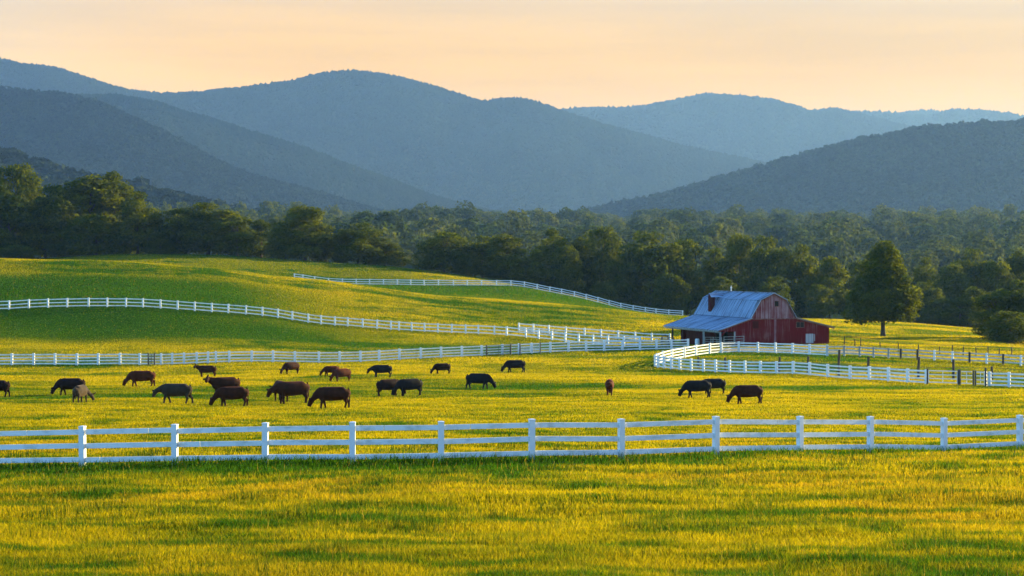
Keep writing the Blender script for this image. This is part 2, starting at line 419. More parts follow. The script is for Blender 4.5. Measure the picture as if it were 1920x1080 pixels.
# ------------------------------------------------------------------ mountains
def ridge(us, vs, D, D0, v0, name, label_kind, spread, nrow=70, du=5.0, rough_px=2.0, mat_=None, crown=None, seed=1, back=.35, spur=0.0):
    """a ridge line surveyed in the photo, at distance D, whose near slope runs down to distance D0"""
    ug = np.arange(us[0], us[-1] + .1, du)
    vr = pchip(us, vs, ug)
    n = len(ug)
    t = np.linspace(0, 1, nrow)
    zr = (VH - vr) / FPX * D
    xr = (ug - UC) / FPX * D
    z0 = (VH - v0) / FPX * D0 - 25
    T, ZR = np.meshgrid(t, zr, indexing='ij'); _, XR = np.meshgrid(t, xr, indexing='ij')
    Y = D0 + (D - D0) * T
    prof = T ** 1.12
    if spur:
        ph = fbm(XR / spread, Y / spread * .35, seed, 3) - .5
        Y2 = Y + ph * spur * np.sin(np.pi * T)
    else: Y2 = Y
    Z = z0 + (ZR - z0) * prof
    gul = (fbm(XR / (spread * .55), Y / (spread * 1.6), seed + 5, 4) - .5) * (ZR - z0) * .32 * np.sin(np.pi * T) ** .8
    Z = np.minimum(Z + gul, z0 + (ZR - z0) * (T * .96 + .04) * 1.02 + 1)
    # back slope
    tb = np.linspace(0, 1, 10)[1:]
    TB, ZB = np.meshgrid(tb, zr, indexing='ij'); _, XB = np.meshgrid(tb, xr, indexing='ij')
    YB = D + TB * (D - D0) * back; ZBk = ZB + (z0 - ZB) * (TB ** 1.2)
    X = np.concatenate([XR, XB]); Yall = np.concatenate([Y2, YB]); Zall = np.concatenate([Z, ZBk])
    V = np.stack([X.ravel(), Yall.ravel(), Zall.ravel()], 1)
    nr = nrow + 9
    idx = np.arange(nr * n).reshape(nr, n)
    q = np.stack([idx[:-1, :-1], idx[:-1, 1:], idx[1:, 1:], idx[1:, :-1]], -1).reshape(-1, 4)
    o = link(name, mesh_np(name, V, quads=q, smooth=True), mat_); tag(o, kind='structure')
    if crown:
        nc, cr, col0, col1 = crown['n'], crown['r'], np.array(crown['c0']), np.array(crown['c1'])
        r = np.random.default_rng(seed + 100)
        # two thirds over the slope, one third along the crest
        nridge = crown.get('crest', nc // 6)
        ti = np.concatenate([r.random(nc - nridge) ** .85, 1 - (r.random(nridge) ** 1.5) * .06])
        ui = r.random(nc) * (n - 1)
        a = ti * (nrow - 1); i0 = np.minimum(a.astype(int), nrow - 2); fa = (a - i0)
        j0 = np.minimum(ui.astype(int), n - 2); fj = ui - j0
        def smp(A): return (A[i0, j0] * (1 - fj) + A[i0, j0 + 1] * fj) * (1 - fa) + (A[i0 + 1, j0] * (1 - fj) + A[i0 + 1, j0 + 1] * fj) * fa
        P = np.stack([smp(XR), smp(Y2), smp(Z)], 1)
        s = cr * (.65 + .7 * r.random(nc)); s[nc - nridge:] *= .75 + .6 * r.random(nridge)
        P[:, 2] += s * .25
        g = fbm(P[:, 0] / (spread * .3), P[:, 1] / (spread * .3), seed + 9, 3)
        w = np.clip((g - .3) / .4 * .7 + r.random(nc) * .5 - .1, 0, 1)[:, None]
        c = col0 * (1 - w) + col1 * w
        fo = crowns_mesh('forest', P, s, c, 0, seed) if crown.get('lod', 0) == 0 else leafy_mesh('forest', P, s, c, crown['lod'], seed)
        link('forest', fo, M_WOOD_FAR); ob = COL.objects[-1]
        return o, fo
    return o, None

def ico(sub):
    bm = bmesh.new(); bmesh.ops.create_icosphere(bm, subdivisions=sub, radius=1)
    bm.verts.ensure_lookup_table()
    v = np.array([x.co[:] for x in bm.verts]); f = np.array([[q.index for q in t.verts] for t in bm.faces]); bm.free()
    return v, f
ICO1, ICO2 = ico(1), ico(2)
OCT = (np.array([(1, 0, 0), (0, 1, 0), (-1, 0, 0), (0, -1, 0), (0, 0, 1), (0, 0, -1.)]), np.array([(0, 1, 4), (1, 2, 4), (2, 3, 4), (3, 0, 4), (1, 0, 5), (2, 1, 5), (3, 2, 5), (0, 3, 5)]))
def leafy_mesh(name, P, s, c, per, seed, leaf=.42, flat=.8, jit=.6):
    """many crowns, each a lumpy ball of small leaf faces"""
    r = np.random.default_rng(seed + 7)
    n = len(P)
    d = r.normal(size=(n, per, 3)); d /= np.linalg.norm(d, axis=2, keepdims=True)
    d[..., 2] = np.where(r.random((n, per)) < .65, np.abs(d[..., 2]), d[..., 2])
    lum = r.normal(size=(n, 6, 3)); lum /= np.linalg.norm(lum, axis=2, keepdims=True)
    k = np.exp(-(1 - np.einsum('npk,nqk->npq', d, lum)) / .12).max(2)
    rr = (.70 + .36 * k) * (.9 + .2 * r.random((n, per)))
    C = P[:, None] + d * (s[:, None] * rr)[..., None] * np.array((1, 1, flat))
    nm = d * .9 + r.normal(size=d.shape) * jit; nm /= np.linalg.norm(nm, axis=2, keepdims=True)
    t = np.cross(nm, r.normal(size=d.shape)); t /= np.linalg.norm(t, axis=2, keepdims=True); b = np.cross(nm, t)
    L = (s[:, None] * leaf * (.6 + .8 * r.random((n, per))))[..., None]
    V = np.stack([C - t * L, C + b * L * .8, C + t * L, C - b * L * .75 + nm * L * .25], 2).reshape(-1, 3)
    cc = (c[:, None] * (1 + (r.random((n, per, 1)) - .5) * .7)).reshape(-1, 3)
    return mesh_np(name, V, quads=np.arange(len(V)).reshape(-1, 4), attrs={'tint': np.repeat(cc, 4, 0)})
def crowns_mesh(name, P, s, c, lod, seed):
    v, f = (OCT, ICO1, ICO2)[lod]
    r = np.random.default_rng(seed + 7)
    n, k = len(P), len(v)
    an = r.random(n) * 6.283
    ca, sa = np.cos(an)[:, None], np.sin(an)[:, None]
    jit = 1 + (r.random((n, k)) - .5) * (.5, .55, .42)[lod]
    if lod == 2:                                   # lumpy crowns
        for q in range(5):
            d = r.normal(size=(n, 3)); d /= np.linalg.norm(d, axis=1)[:, None]
            jit = jit + .22 * np.exp(-((1 - (d @ v.T)) / .18) ** 1.0)
    vx = v[:, 0] * ca - v[:, 1] * sa; vy = v[:, 0] * sa + v[:, 1] * ca; vz = np.broadcast_to(v[:, 2] * 1.1, (n, k))
    W = np.stack([vx, vy, vz], -1) * jit[..., None] * s[:, None, None] + P[:, None, :]
    F = (f[None] + (np.arange(n) * k)[:, None, None]).reshape(-1, 3)
    cc = np.repeat(c, k, 0) * (1 + (r.random(n * k)[:, None] - .5) * .35)
    return mesh_np(name, W.reshape(-1, 3), tris=F, smooth=False, attrs={'tint': cc})

G0, G1 = (.008, .018, .010), (.021, .034, .015)
def mountains():
    A = dict(
     far_peak=([1560, 1650, 1700, 1730, 1770, 1800, 1860, 1930], [245, 222, 211, 207, 212, 220, 232, 250], 10000, 9500, 330),
     far_ridge=([1380, 1500, 1600, 1680, 1700, 1740, 1790, 1830, 1880, 1920, 2000, 2120], [245, 217, 210, 212, 215, 218, 206, 207, 212, 218, 222, 230], 9200, 8700, 380),
     east_mountain=([900, 1000, 1050, 1100, 1170, 1230, 1280, 1330, 1380, 1440, 1500, 1520, 1560, 1600, 1650, 1700, 1750, 1850, 1960], [228, 214, 208, 204, 203, 196, 186, 178, 181, 187, 203, 210, 205, 212, 225, 238, 250, 275, 300], 8000, 7300, 405),
     great_mountain=([-260, -100, 0, 50, 100, 150, 200, 250, 300, 350, 400, 450, 500, 540, 570, 600, 650, 700, 750, 800, 850, 880, 910, 940, 975, 1010, 1050, 1090, 1150, 1220, 1280, 1350, 1410, 1450, 1550, 1700], [100, 105, 113, 122, 128, 143, 160, 172, 177, 176, 171, 166, 160, 155, 147, 140, 135, 138, 147, 160, 175, 185, 192, 187, 187, 195, 208, 222, 240, 258, 275, 290, 302, 312, 345, 395], 6100, 5350, 412),
     shoulder_mountain=([-60, 60, 120, 200, 250, 300, 350, 400, 450, 500, 550, 600, 650, 700, 750, 800, 850, 950, 1030], [186, 179, 180, 180, 185, 195, 212, 225, 241, 257, 272, 290, 310, 327, 345, 365, 381, 405, 420], 4500, 3950, 414),
     west_mountain=([-260, -100, 0, 60, 120, 155, 190, 225, 275, 325, 375, 425, 475, 550, 625, 700, 780, 850], [148, 156, 165, 172, 178, 184, 195, 210, 232, 257, 285, 310, 330, 350, 370, 393, 408, 420], 3600, 3150, 420),
     wooded_hill=([1000, 1040, 1100, 1150, 1250, 1350, 1430, 1500, 1570, 1650, 1720, 1800, 1880, 1960, 2150], [424, 417, 402, 391, 369, 340, 317, 298, 278, 259, 247, 239, 235, 233, 231], 3700, 3200, 428),
     foothill=([-260, -100, 0, 40, 70, 110, 160, 240, 300, 360, 420, 500, 560], [265, 275, 288, 296, 311, 328, 340, 352, 368, 380, 397, 415, 432], 1950, 1300, 450))
    mm = mountain_mat('mountain_forest_floor', (.010, .020, .009), (.026, .036, .013), .02)
    spec = dict(far_peak=(3000, 8, 0, 420), far_ridge=(8000, 8, 0, 420), east_mountain=(30000, 7.0, 0, 600), great_mountain=(80000, 5.6, 0, 650), shoulder_mountain=(36000, 4.6, 0, 420), west_mountain=(22000, 4.6, 14, 360), wooded_hill=(14000, 8.4, 34, 400), foothill=(3200, 7.2, 120, 200))
    lab = dict(far_peak='pale wood on the farthest small peak', far_ridge='pale wood on the low far ridge at the right', east_mountain='hazy blue wood on the rounded mountain right of centre', great_mountain='hazy blue wood covering the tallest mountain', shoulder_mountain='blue wood on the long shoulder behind the nearest mountain spur', west_mountain='blue green wood on the nearest mountain spur at the left', wooded_hill='dense wood covering the nearer hill at the right', foothill='green wood on the small foothill above the left trees')
    for i, (k, (us, vs, D, D0, v0)) in enumerate(A.items()):
        n, r, lod, spread = spec[k]
        o, fo = ridge(us, vs, D, D0, v0, k, 'mountain', spread, mat_=mm, seed=11 + i * 3, spur=(D - D0) * .25,
                      crown=dict(n=n, r=r, c0=G0, c1=G1, lod=lod, crest=n // (7 if lod == 0 else 12)))
        f = [x for x in COL.objects if x.data is fo][0]
        tag(f, lab[k], 'forest', kind='stuff')
mountains()

# ------------------------------------------------------------------ trees
def unit(v): return v / np.maximum(np.linalg.norm(v, axis=-1, keepdims=True), 1e-6)
def make_tree(seed, H=18.0, W=14.0, nleaf=6000, leaf=.62, puffs=26, base=.12, shape='round', hue=0.0, trunk_r=.38, limbs=True, psize=1.0):
    """returns (trunk mesh, crown mesh); crown of many small leaf faces gathered in clumps"""
    r = np.random.default_rng(seed)
    cz0, cz1 = base * H, H
    cen, rad = [], []
    tries = 0
    while len(cen) < puffs and tries < 4000:
        tries += 1
        t = r.random()
        if shape == 'round': prof = math.sqrt(max(0, 1 - (2 * t - .70) ** 2 / 1.75))
        elif shape == 'oval': prof = math.sqrt(max(0, 1 - (2 * t - .6) ** 2 / 2.0)) * (1 - .18 * t)
        elif shape == 'broad': prof = min(1, .72 + 1.5 * t) * (1 - max(0, t - .16) ** 1.0 * 1.02)
        else: prof = math.sqrt(max(0, 1 - (2 * t - .85) ** 2 / 1.5))
        if r.random() > prof + .15: continue
        a = r.random() * 6.283; rr = prof * W / 2 * (r.random() ** .45) * .80
        p = np.array((math.cos(a) * rr, math.sin(a) * rr, cz0 + (cz1 - cz0) * (.06 + .86 * t)))
        pr = W * (.115 + .085 * r.random()) * (1.05 - .25 * t) * psize
        if any(np.linalg.norm(p - q) < (pr + s) * .42 for q, s in zip(cen, rad)): continue
        cen.append(p); rad.append(pr)
    cen, rad = np.array(cen), np.array(rad)
    w = rad ** 2; k = r.choice(len(cen), nleaf, p=w / w.sum())
    d = unit(r.normal(size=(nleaf, 3)))
    d[:, 2] = np.where(r.random(nleaf) < .3, np.abs(d[:, 2]), d[:, 2])
    rr = np.where(r.random(nleaf) < .8, .72 + .42 * r.random(nleaf) ** 1.4, r.random(nleaf))
    P = cen[k] + d * (rad[k] * rr)[:, None] * np.array((1.12, 1.12, .8))
    P[:, 2] = np.clip(P[:, 2], .03 * H, H)
    nrm = unit(d * .8 + r.normal(size=(nleaf, 3)) * .75 + np.array((0, 0, .25)))
    tan = unit(np.cross(nrm, unit(r.normal(size=(nleaf, 3))))); bit = np.cross(nrm, tan)
    s = (leaf * (.55 + .9 * r.random(nleaf)))[:, None]
    V = np.stack([P - tan * s * .5, P + bit * s * .42, P + tan * s * .55, P - bit * s * .36 + nrm * s * .12], 1).reshape(-1, 3)
    q = np.arange(nleaf * 4).reshape(-1, 4)
    pc = r.random(len(cen))
    m = np.clip(.40 + hue + (pc[k] - .5) * .5 + (r.random(nleaf) - .5) * .6, 0, 1)[:, None]
    c = np.array((.028, .052, .009)) * (1 - m) + np.array((.122, .135, .011)) * m
    hs = H / np.percentile(V[:, 2], 99.6); V[:, 2] *= hs; cen[:, 2] *= hs
    ws = (W / 2) / np.percentile(np.hypot(V[:, 0], V[:, 1]), 97); V[:, :2] *= ws; cen[:, :2] *= ws
    crown = mesh_np('crown', V, quads=q, attrs={'tint': np.repeat(c, 4, 0)})
    crown.materials.append(M_LEAF)
    mb = MB()
    top = np.array((0, 0, H * .82))
    n = 9
    pts = [(math.sin(i * 1.3 + seed) * .012 * H * i / n, math.cos(i * 1.7 + seed) * .012 * H * i / n, -.5 + (H * .82 + .5) * i / n) for i in range(n + 1)]
    rd = [trunk_r * (1.5 if i == 0 else 1.0) * (1 - .88 * i / n) for i in range(n + 1)]
    mb.tube(pts, rd, 8)
    if limbs:
        for j in r.permutation(len(cen))[:16]:
            c_ = cen[j]; z0 = max(base * H * .9, min(c_[2] * .72, H * .7)); f = z0 / (H * .82) * n
            i0 = min(int(f) + 1, n); p0 = np.array(pts[i0]); p0[2] = z0
            mid = (p0 + c_) / 2 + np.array((0, 0, .05 * H)) * r.random()
            mb.tube([p0, mid, c_], [trunk_r * .38, trunk_r * .24, trunk_r * .08], 5)
    trunk = mb.mesh('trunk', True); trunk.materials.append(M_BARK)
    return trunk, crown

PROTO = [make_tree(1, 18, 15, 11000, .56, 40, .03, 'round'), make_tree(2, 18, 13, 10000, .56, 36, .03, 'oval', .05), make_tree(3, 18, 16, 12000, .56, 44, .02, 'round', -.1),
         make_tree(4, 18, 14, 10000, .56, 34, .03, 'oval', .12), make_tree(5, 18, 15, 11000, .56, 36, .02, 'top', -.05), make_tree(6, 18, 12, 9500, .55, 34, .02, 'oval', -.15)]
PDIM = [(18, 15), (18, 13), (18, 16), (18, 14), (18, 15), (18, 12)]
def place_tree(u, vtop, wpx, D, proto, label, group=None, name='tree', cat='tree', rot=None, sink=0.0):
    p = at(u, D); p.z -= .1 + sink
    H = (VH - vtop) / FPX * D - p.z; W = wpx / FPX * D
    e = empty(name, p, random.random() * 6.28 if rot is None else rot)
    h0, w0 = PDIM[proto]
    e.scale = (W / w0, W / w0, H / h0)
    tag(e, label, cat, group)
    t, c = PROTO[proto]
    link('trunk', t, None, e); link('crown', c, None, e)
    return e

TREES = [  # column, top row, width, distance, prototype, label
 (28, 312, 120, 462, 2, 'tall dark oak at the far left end of the tree line'),
 (-40, 325, 110, 470, 0, 'dark tree cut by the left picture edge'),
 (18, 362, 95, 446, 5, 'deep green tree with pointed crown in front of the far left oak'),
 (85, 372, 100, 452, 0, 'dark green tree standing between the far left oak and the tallest broad tree'),
 (172, 332, 150, 460, 3, 'tallest broad tree of the left group with several rounded tops'),
 (118, 350, 100, 455, 4, 'dark half hidden tree on the left flank of the tallest broad tree'),
 (215, 326, 105, 463, 1, 'tree whose rounded top is the highest of the left group'),
 (258, 362, 90, 450, 1, 'golden edged tree on the right flank of the tallest broad tree'),
 (180, 405, 120, 446, 2, 'dark low tree in front of the tallest broad tree'),
 (335, 392, 110, 453, 2, 'wide domed dark tree, left half of the long low mound of crowns'),
 (390, 382, 130, 456, 0, 'wide domed tree with golden right side above the hill crest'),
 (445, 408, 95, 450, 4, 'lower sloping tree at the right end of the domed mound'),
 (490, 413, 62, 462, 5, 'small dark tree squeezed between the domed mound and the pointed oak'),
 (572, 388, 118, 452, 3, 'big solitary pointed oak with olive lit right side above the crest'),
 (535, 428, 70, 450, 2, 'dark lower tree on the left flank of the big pointed oak'),
 (612, 438, 60, 455, 4, 'small tree on the right flank of the big pointed oak'),
 (672, 420, 92, 452, 0, 'rounded tree right of the big pointed oak'),
 (722, 448, 80, 455, 1, 'lower olive tree sloping down beside the rounded tree'),
 (832, 436, 112, 452, 2, 'wide dark rounded tree where the upper hill crest drops'),
 (905, 444, 85, 455, 0, 'dark tree joined to the wide rounded tree above the fence end'),
 (948, 441, 92, 450, 3, 'olive tree with golden right edge above the upper fence'),
 (1038, 432, 82, 458, 1, 'dark dome shaped tree standing behind the upper fence bend'),
 (1085, 448, 66, 465, 5, 'small crown peeping between the two dark domes'),
 (1128, 428, 92, 462, 2, 'tall dome behind the falling upper fence'),
 (1220, 438, 132, 455, 0, 'largest dark tree of the wood left of the barn roof'),
 (1288, 452, 80, 462, 4, 'dark tree joined to the right side of the largest wood tree'),
 (1342, 470, 76, 470, 1, 'greenish hazy tree rising behind the barn dormer'),
 (1388, 442, 86, 465, 3, 'tall olive tree behind the barn ridge'),
 (1440, 446, 92, 460, 0, 'tall leafy tree behind the barn gable'),
 (1502, 462, 88, 462, 1, 'pale lit tree behind the barn shed roof'),
 (1556, 484, 84, 455, 3, 'rounded tree between the shed roof and the lone tree'),
 (1610, 490, 90, 470, 2, 'hazy tree partly behind the left side of the lone tree'),
 (1735, 486, 66, 470, 1, 'slim hazy tree just right of the lone tree'),
 (1790, 498, 96, 452, 2, 'dark tree at the field edge right of the lone tree'),
 (1828, 470, 88, 462, 0, 'tall rounded tree behind the dark field edge tree'),
 (1872, 492, 88, 455, 3, 'olive tree near the right end of the tree line'),
 (1912, 472, 74, 462, 5, 'tree at the right picture edge behind the bushes'),
 (1965, 480, 90, 455, 2, 'tree partly cut by the right picture edge')]
for (u, v, w, D, p, lab) in TREES: place_tree(u, v, w * 1.08, D, p, lab)
LOW = [(925, 488, 50, 449), (960, 492, 60, 448), (985, 500, 60, 448), (1800, 560, 90, 424), (1760, 560, 80, 424), (1005, 470, 70, 448), (1060, 462, 90, 450), (1110, 480, 90, 448), (1165, 478, 80, 449), (1190, 520, 80, 442), (1255, 515, 95, 440), (1310, 500, 80, 446), (1355, 520, 80, 440), (1400, 505, 80, 440), (1450, 520, 90, 436), (1500, 525, 80, 434),
       (1540, 535, 70, 432), (1580, 530, 80, 432), (1630, 535, 90, 432), (1690, 520, 80, 436), (1735, 530, 90, 430), (1780, 545, 80, 428), (1830, 540, 90, 428), (1880, 540, 90, 428), (1130, 530, 70, 440), (1220, 545, 70, 432), (875, 478, 60, 447), (780, 482, 46, 449), (640, 466, 40, 449), (470, 452, 50, 449), (300, 436, 70, 447), (235, 440, 70, 447), (120, 430, 90, 447), (50, 430, 90, 446), (-10, 440, 80, 446), (760, 476, 40, 450)]
for i, (u, v, w, D) in enumerate(LOW):
    if i > 6 and i % 2: continue
    place_tree(u, v, w * .8, D, (i * 5 + 2) % 6, 'low dark tree filling the shaded foot of the tree line', 'low trees along the foot of the tree line', 'understory_tree')
for i, (u, v, w, D, lab) in enumerate([(28, 460, 74, 432, 'dark green shrub at the far left foot of the tree line'), (1868, 545, 90, 300, 'big dark bush at the right edge of the yellow field'), (1915, 528, 90, 302, 'tallest dark bush on the right picture edge'), (1895, 585, 90, 286, 'low dark bush in front of the other bushes at the right edge')]):
    place_tree(u, v, w * 1.15, D, (2, 4, 0, 2)[i], lab, None, 'shrub', 'bush', sink=.6 if i else .3)

def valley_wood():
    r = np.random.default_rng(31)
    n = 1700
    D = 900 + 2000 * r.random(n) ** .9; u = -150 + 2250 * r.random(n)
    x = (u - UC) / FPX * D; z = tz(x, D, False)
    s = 8.0 + 8.0 * r.random(n) ** 1.5
    P = np.stack([x, D, z + s * (.5 + .8 * r.random(n))], 1)
    w = np.clip(r.random(n) * 1.1 - .1 + (fbm(x / 60, D / 60, 3, 2) - .5) * .8, 0, 1)[:, None]
    c = np.array((.022, .042, .010)) * (1 - w) + np.array((.060, .074, .013)) * w
    o = link('woodland', leafy_mesh('woodland', P, s, c, 460, 5, .09, .95, .40), M_LEAF)
    tag(o, 'hazy woodland filling the valley beyond the dark tree line', 'woodland', kind='stuff')
valley_wood()
# trees of the valley wood, one mesh each
MID = []
for i in range(4):
    t, c = make_tree(40 + i, 15, (15, 13, 16, 12)[i], 3200, .8, 24, .02, ('round', 'oval', 'top', 'round')[i], .02, limbs=False)
    bm = bmesh.new(); bm.from_mesh(c)
    nb = len(bm.faces)
    bm.from_mesh(t)
    bm.faces.ensure_lookup_table()
    for f in bm.faces[nb:]: f.material_index = 1
    me = bpy.data.meshes.new('valley_tree'); bm.to_mesh(me); bm.free()
    me.materials.append(M_LEAF); me.materials.append(M_BARK); MID.append(me)
def valley_trees():
    r = np.random.default_rng(77)
    spots = []
    for D, n, u0, u1 in ((1750, 50, 380, 1990), (1560, 48, 260, 1990), (1380, 44, 240, 1990), (1180, 38, 480, 1990), (1000, 32, 560, 1990)):
        for k in range(n):
            u = u0 + (u1 - u0) * (k + r.random() * .8) / n
            spots.append((u, D * (1 + (r.random() - .5) * .1)))
    tops = lambda u: float(np.interp(u, [0, 240, 330, 420, 520, 620, 700, 800, 900, 1000, 1100, 1200, 1300, 1400, 1500, 1600, 1700, 1800, 1920], [330, 350, 362, 376, 384, 392, 396, 395, 399, 408, 412, 410, 403, 404, 412, 412, 405, 402, 393]))
    for u, D in spots:
        p = at(u, D)
        k = (D - 1000) / 750
        cap = tops(u) + (1 - k) * (70 if u > 900 else 55) + r.random() * 20 - 11
        zt = (VH - cap) / FPX * D
        h = 17 + r.random() * 9
        base = zt - h
        if base > p.z + 4: base = p.z; h = min(zt - p.z, 34)
        else: base = min(base, p.z)
        o = link('valley_tree', MID[r.integers(4)])
        s = 15 + r.random() * 11
        o.location = (p.x, p.y, base - .3); o.rotation_euler = (0, 0, r.random() * 6.28)
        o.scale = (s / 14, s / 14, h / 15)
        tag(o, 'hazy rounded tree of the valley wood beyond the dark tree line', 'tree', 'trees of the hazy valley wood')
valley_trees()

# the lone tree
LT, LC = make_tree(91, 17.0, 13.0, 42000, .38, 130, .15, 'broad', .06, trunk_r=.48, psize=.72)
p = at(1656, 300); p.z -= .1
lone = empty('lone_tree', p, .8); tag(lone, 'lone dark leafy tree standing in the field right of the red barn', 'tree')
lone.scale = (.92, .92, ((VH - 460) / FPX * 300 - p.z) / 17.0)
link('trunk', LT, None, lone); link('crown', LC, None, lone)

# ------------------------------------------------------------------ fences
def fence(name, label, posts, nrails, H, post_w, rail_h, mats, span=2, cat='fence', cap=True, bottom=.2, group=None, post_mat=None):
    """posts: world points on the ground"""
    root = empty(name, posts[0]); tag(root, label, cat, group)
    P = [Vector(q) for q in posts]; o = P[0]
    tops = [.88 * H - (.88 * H - bottom * H) * k / (nrails - 1) for k in range(nrails)]
    for i, q in enumerate(P):
        a, b = P[max(i - 1, 0)], P[min(i + 1, len(P) - 1)]
        ang = math.atan2((b - a).y, (b - a).x)
        mb = MB(); w = post_w / 2
        mb.box(-w, w, -w, w, -.25, H)
        if cap:
            c = w * 1.10
            mb.box(-c, c, -c, c, H, H + .035)
            v = [mb.bm.verts.new(t) for t in ((-c, -c, H + .035), (c, -c, H + .035), (c, c, H + .035), (-c, c, H + .035), (0, 0, H + .055))]
            for k in range(4): mb.bm.faces.new((v[k], v[(k + 1) % 4], v[4]))
        ob = mb.build('post', (post_mat[i] if post_mat else mats), root)
        ob.location = q - o; ob.rotation_euler = (random.gauss(0, .008), random.gauss(0, .008), ang)
    for i in range(0, len(P) - 1, span):
        seg = P[i:i + span + 1]
        for h in tops:
            mb = MB()
            for a, b in zip(seg, seg[1:]):
                d = (b - a); d.z = 0; d.normalize()
                e = post_w * .5 + .004
                j0, j1 = random.gauss(0, .008), random.gauss(0, .008)
                up = (Vector((0, 0, 1)))
                A_, B_ = a - o + d * e + Vector((0, 0, h + j0)), b - o - d * e + Vector((0, 0, h + j1))
                if span == 1 and random.random() < .6:
                    t = random.uniform(.15, .85); g = .008 / (B_ - A_).length
                    mb.bar(A_, A_.lerp(B_, t - g), .045, rail_h, up); mb.bar(A_.lerp(B_, t + g), B_, .045, rail_h * .985, up)
                else: mb.bar(A_, B_, .045, rail_h, up)
            mb.build('rail', mats, root)
    return root
pts = lambda us, ds: [at(u, d) for u, d in zip(us, ds)]
fence('board_fence', 'nearest white three rail fence crossing the whole foreground', pts(F1U, F1D), 3, 1.36, .185, .165, M_WHITE, 1, bottom=.2, post_mat=[M_VPOST] * len(F1U))

U2 = [-220, -180, -140, -100, -60, -19, 22, 63, 103, 144, 184, 225, 262, 302, 323, 345, 369, 390, 405, 430, 472, 512, 553, 598, 637, 676, 711, 749, 789, 827, 866, 903, 942, 973, 997, 1032, 1066, 1099, 1133, 1167, 1200, 1231, 1259, 1290]
D2 = np.interp(U2, [-220, 300, 430, 600, 760, 960, 1260, 1300], [201, 201.5, 203.5, 208, 214, 221, 230, 231])
fence('board_fence', 'white four rail fence running behind the cattle from the left edge to the barn', pts(U2, D2), 4, 1.38, .25, .15, M_WHITE, 2, cap=False, bottom=.12)
U4 = [-205, -168, -131, -95, -58, -22, 17, 54, 90, 126, 166, 201, 236, 268, 301, 333, 365, 397, 428, 461, 492, 521, 548, 578, 602, 628, 652, 680, 707, 733, 748, 772, 796, 821, 847, 873, 897, 927, 950, 986, 1010, 1035, 1060, 1085, 1112, 1140, 1170, 1200]
D4 = np.interp(U4, [-100, 0, 100, 500, 950, 1060, 1200], [259, 258.5, 258, 258, 258, 253, 247])
fence('board_fence', 'long white fence curving over the left hillside', pts(U4, D4), 3, 1.38, .24, .16, M_WHITE, 2, cap=False, bottom=.14)
U4B = [973, 1000, 1029, 1061, 1096, 1127, 1159, 1191, 1222, 1256]
fence('board_fence', 'second white fence branching right from the hillside fence towards the barn porch', pts(U4B, np.interp(U4B, [970, 1260], [266, 258])), 3, 1.38, .24, .16, M_WHITE2, 2, cap=False, bottom=.14)
U3 = [552, 568, 590, 616, 642, 668, 693, 719, 745, 770, 795, 822, 850, 876, 903, 931, 958, 983, 1007, 1031, 1053, 1077, 1099, 1121, 1142, 1164, 1187, 1210, 1230, 1254, 1280]
fence('board_fence', 'farthest white fence in the hollow, falling to the right below the wood', pts(U3, [400 - .2 * abs(i - 8) for i in range(len(U3))]), 3, 1.36, .28, .19, M_WHITE2, 2, cap=False, bottom=.14)
RU = [1551, 1518, 1486, 1454, 1421, 1385, 1353, 1331, 1305, 1283, 1260, 1243, 1232, 1228, 1234, 1245, 1259, 1275, 1296, 1319, 1342, 1368, 1397, 1426, 1456, 1487, 1518, 1552, 1594, 1630, 1666, 1702, 1737]
RD = [212, 215, 217.5, 219.5, 221, 221.5, 219.5, 217.5, 214.5, 211, 206.5, 202.5, 199, 196.5, 195, 194, 192.8, 191.8, 191, 190.4, 189.4, 188.4, 187, 185.6, 183.8, 181, 178, 174.5, 170, 168, 166, 163.6, 161.5]
fence('paddock_fence', 'white four rail fence looping round the small paddock in front of the barn', pts(RU, RD), 4, 1.38, .24, .15, M_WHITE, 2, cap=False, bottom=.12)
U6 = [1848, 1856, 1892, 1930, 1968, 2007, 2046, 2086, 2126, 2166]
fence('paddock_fence', 'short white four rail fence right of the dark gates at the right edge', pts(U6, [158, 157.8, 157, 156.2, 155.5, 154.8, 154.2, 153.6, 153, 152.4]), 4, 1.38, .24, .15, M_WHITE, 2, cap=False, bottom=.12)
U7 = [1551, 1583, 1612, 1638, 1666, 1689, 1720, 1752, 1786, 1818, 1850, 1881, 1914, 1950, 1984, 2018, 2052, 2086]
pm = [M_GREYWOOD, M_GREYWOOD, M_GREYWOOD, M_GREYWOOD, M_GREYWOOD, M_DARKWOOD, M_DARKWOOD, M_WHITE2, M_WHITE2, M_DARKWOOD, M_WHITE2, M_DARKWOOD, M_WHITE2, M_WHITE2, M_DARKWOOD, M_WHITE2, M_DARKWOOD, M_WHITE2]
fence('board_fence', 'weathered fence of pale boards on mixed grey and white posts right of the barn', pts(U7, np.interp(U7, [1551, 1750, 1950], [212, 208, 203])), 3, 1.3, .24, .17, M_PALEWOOD, 2, cap=False, bottom=.25, post_mat=pm)

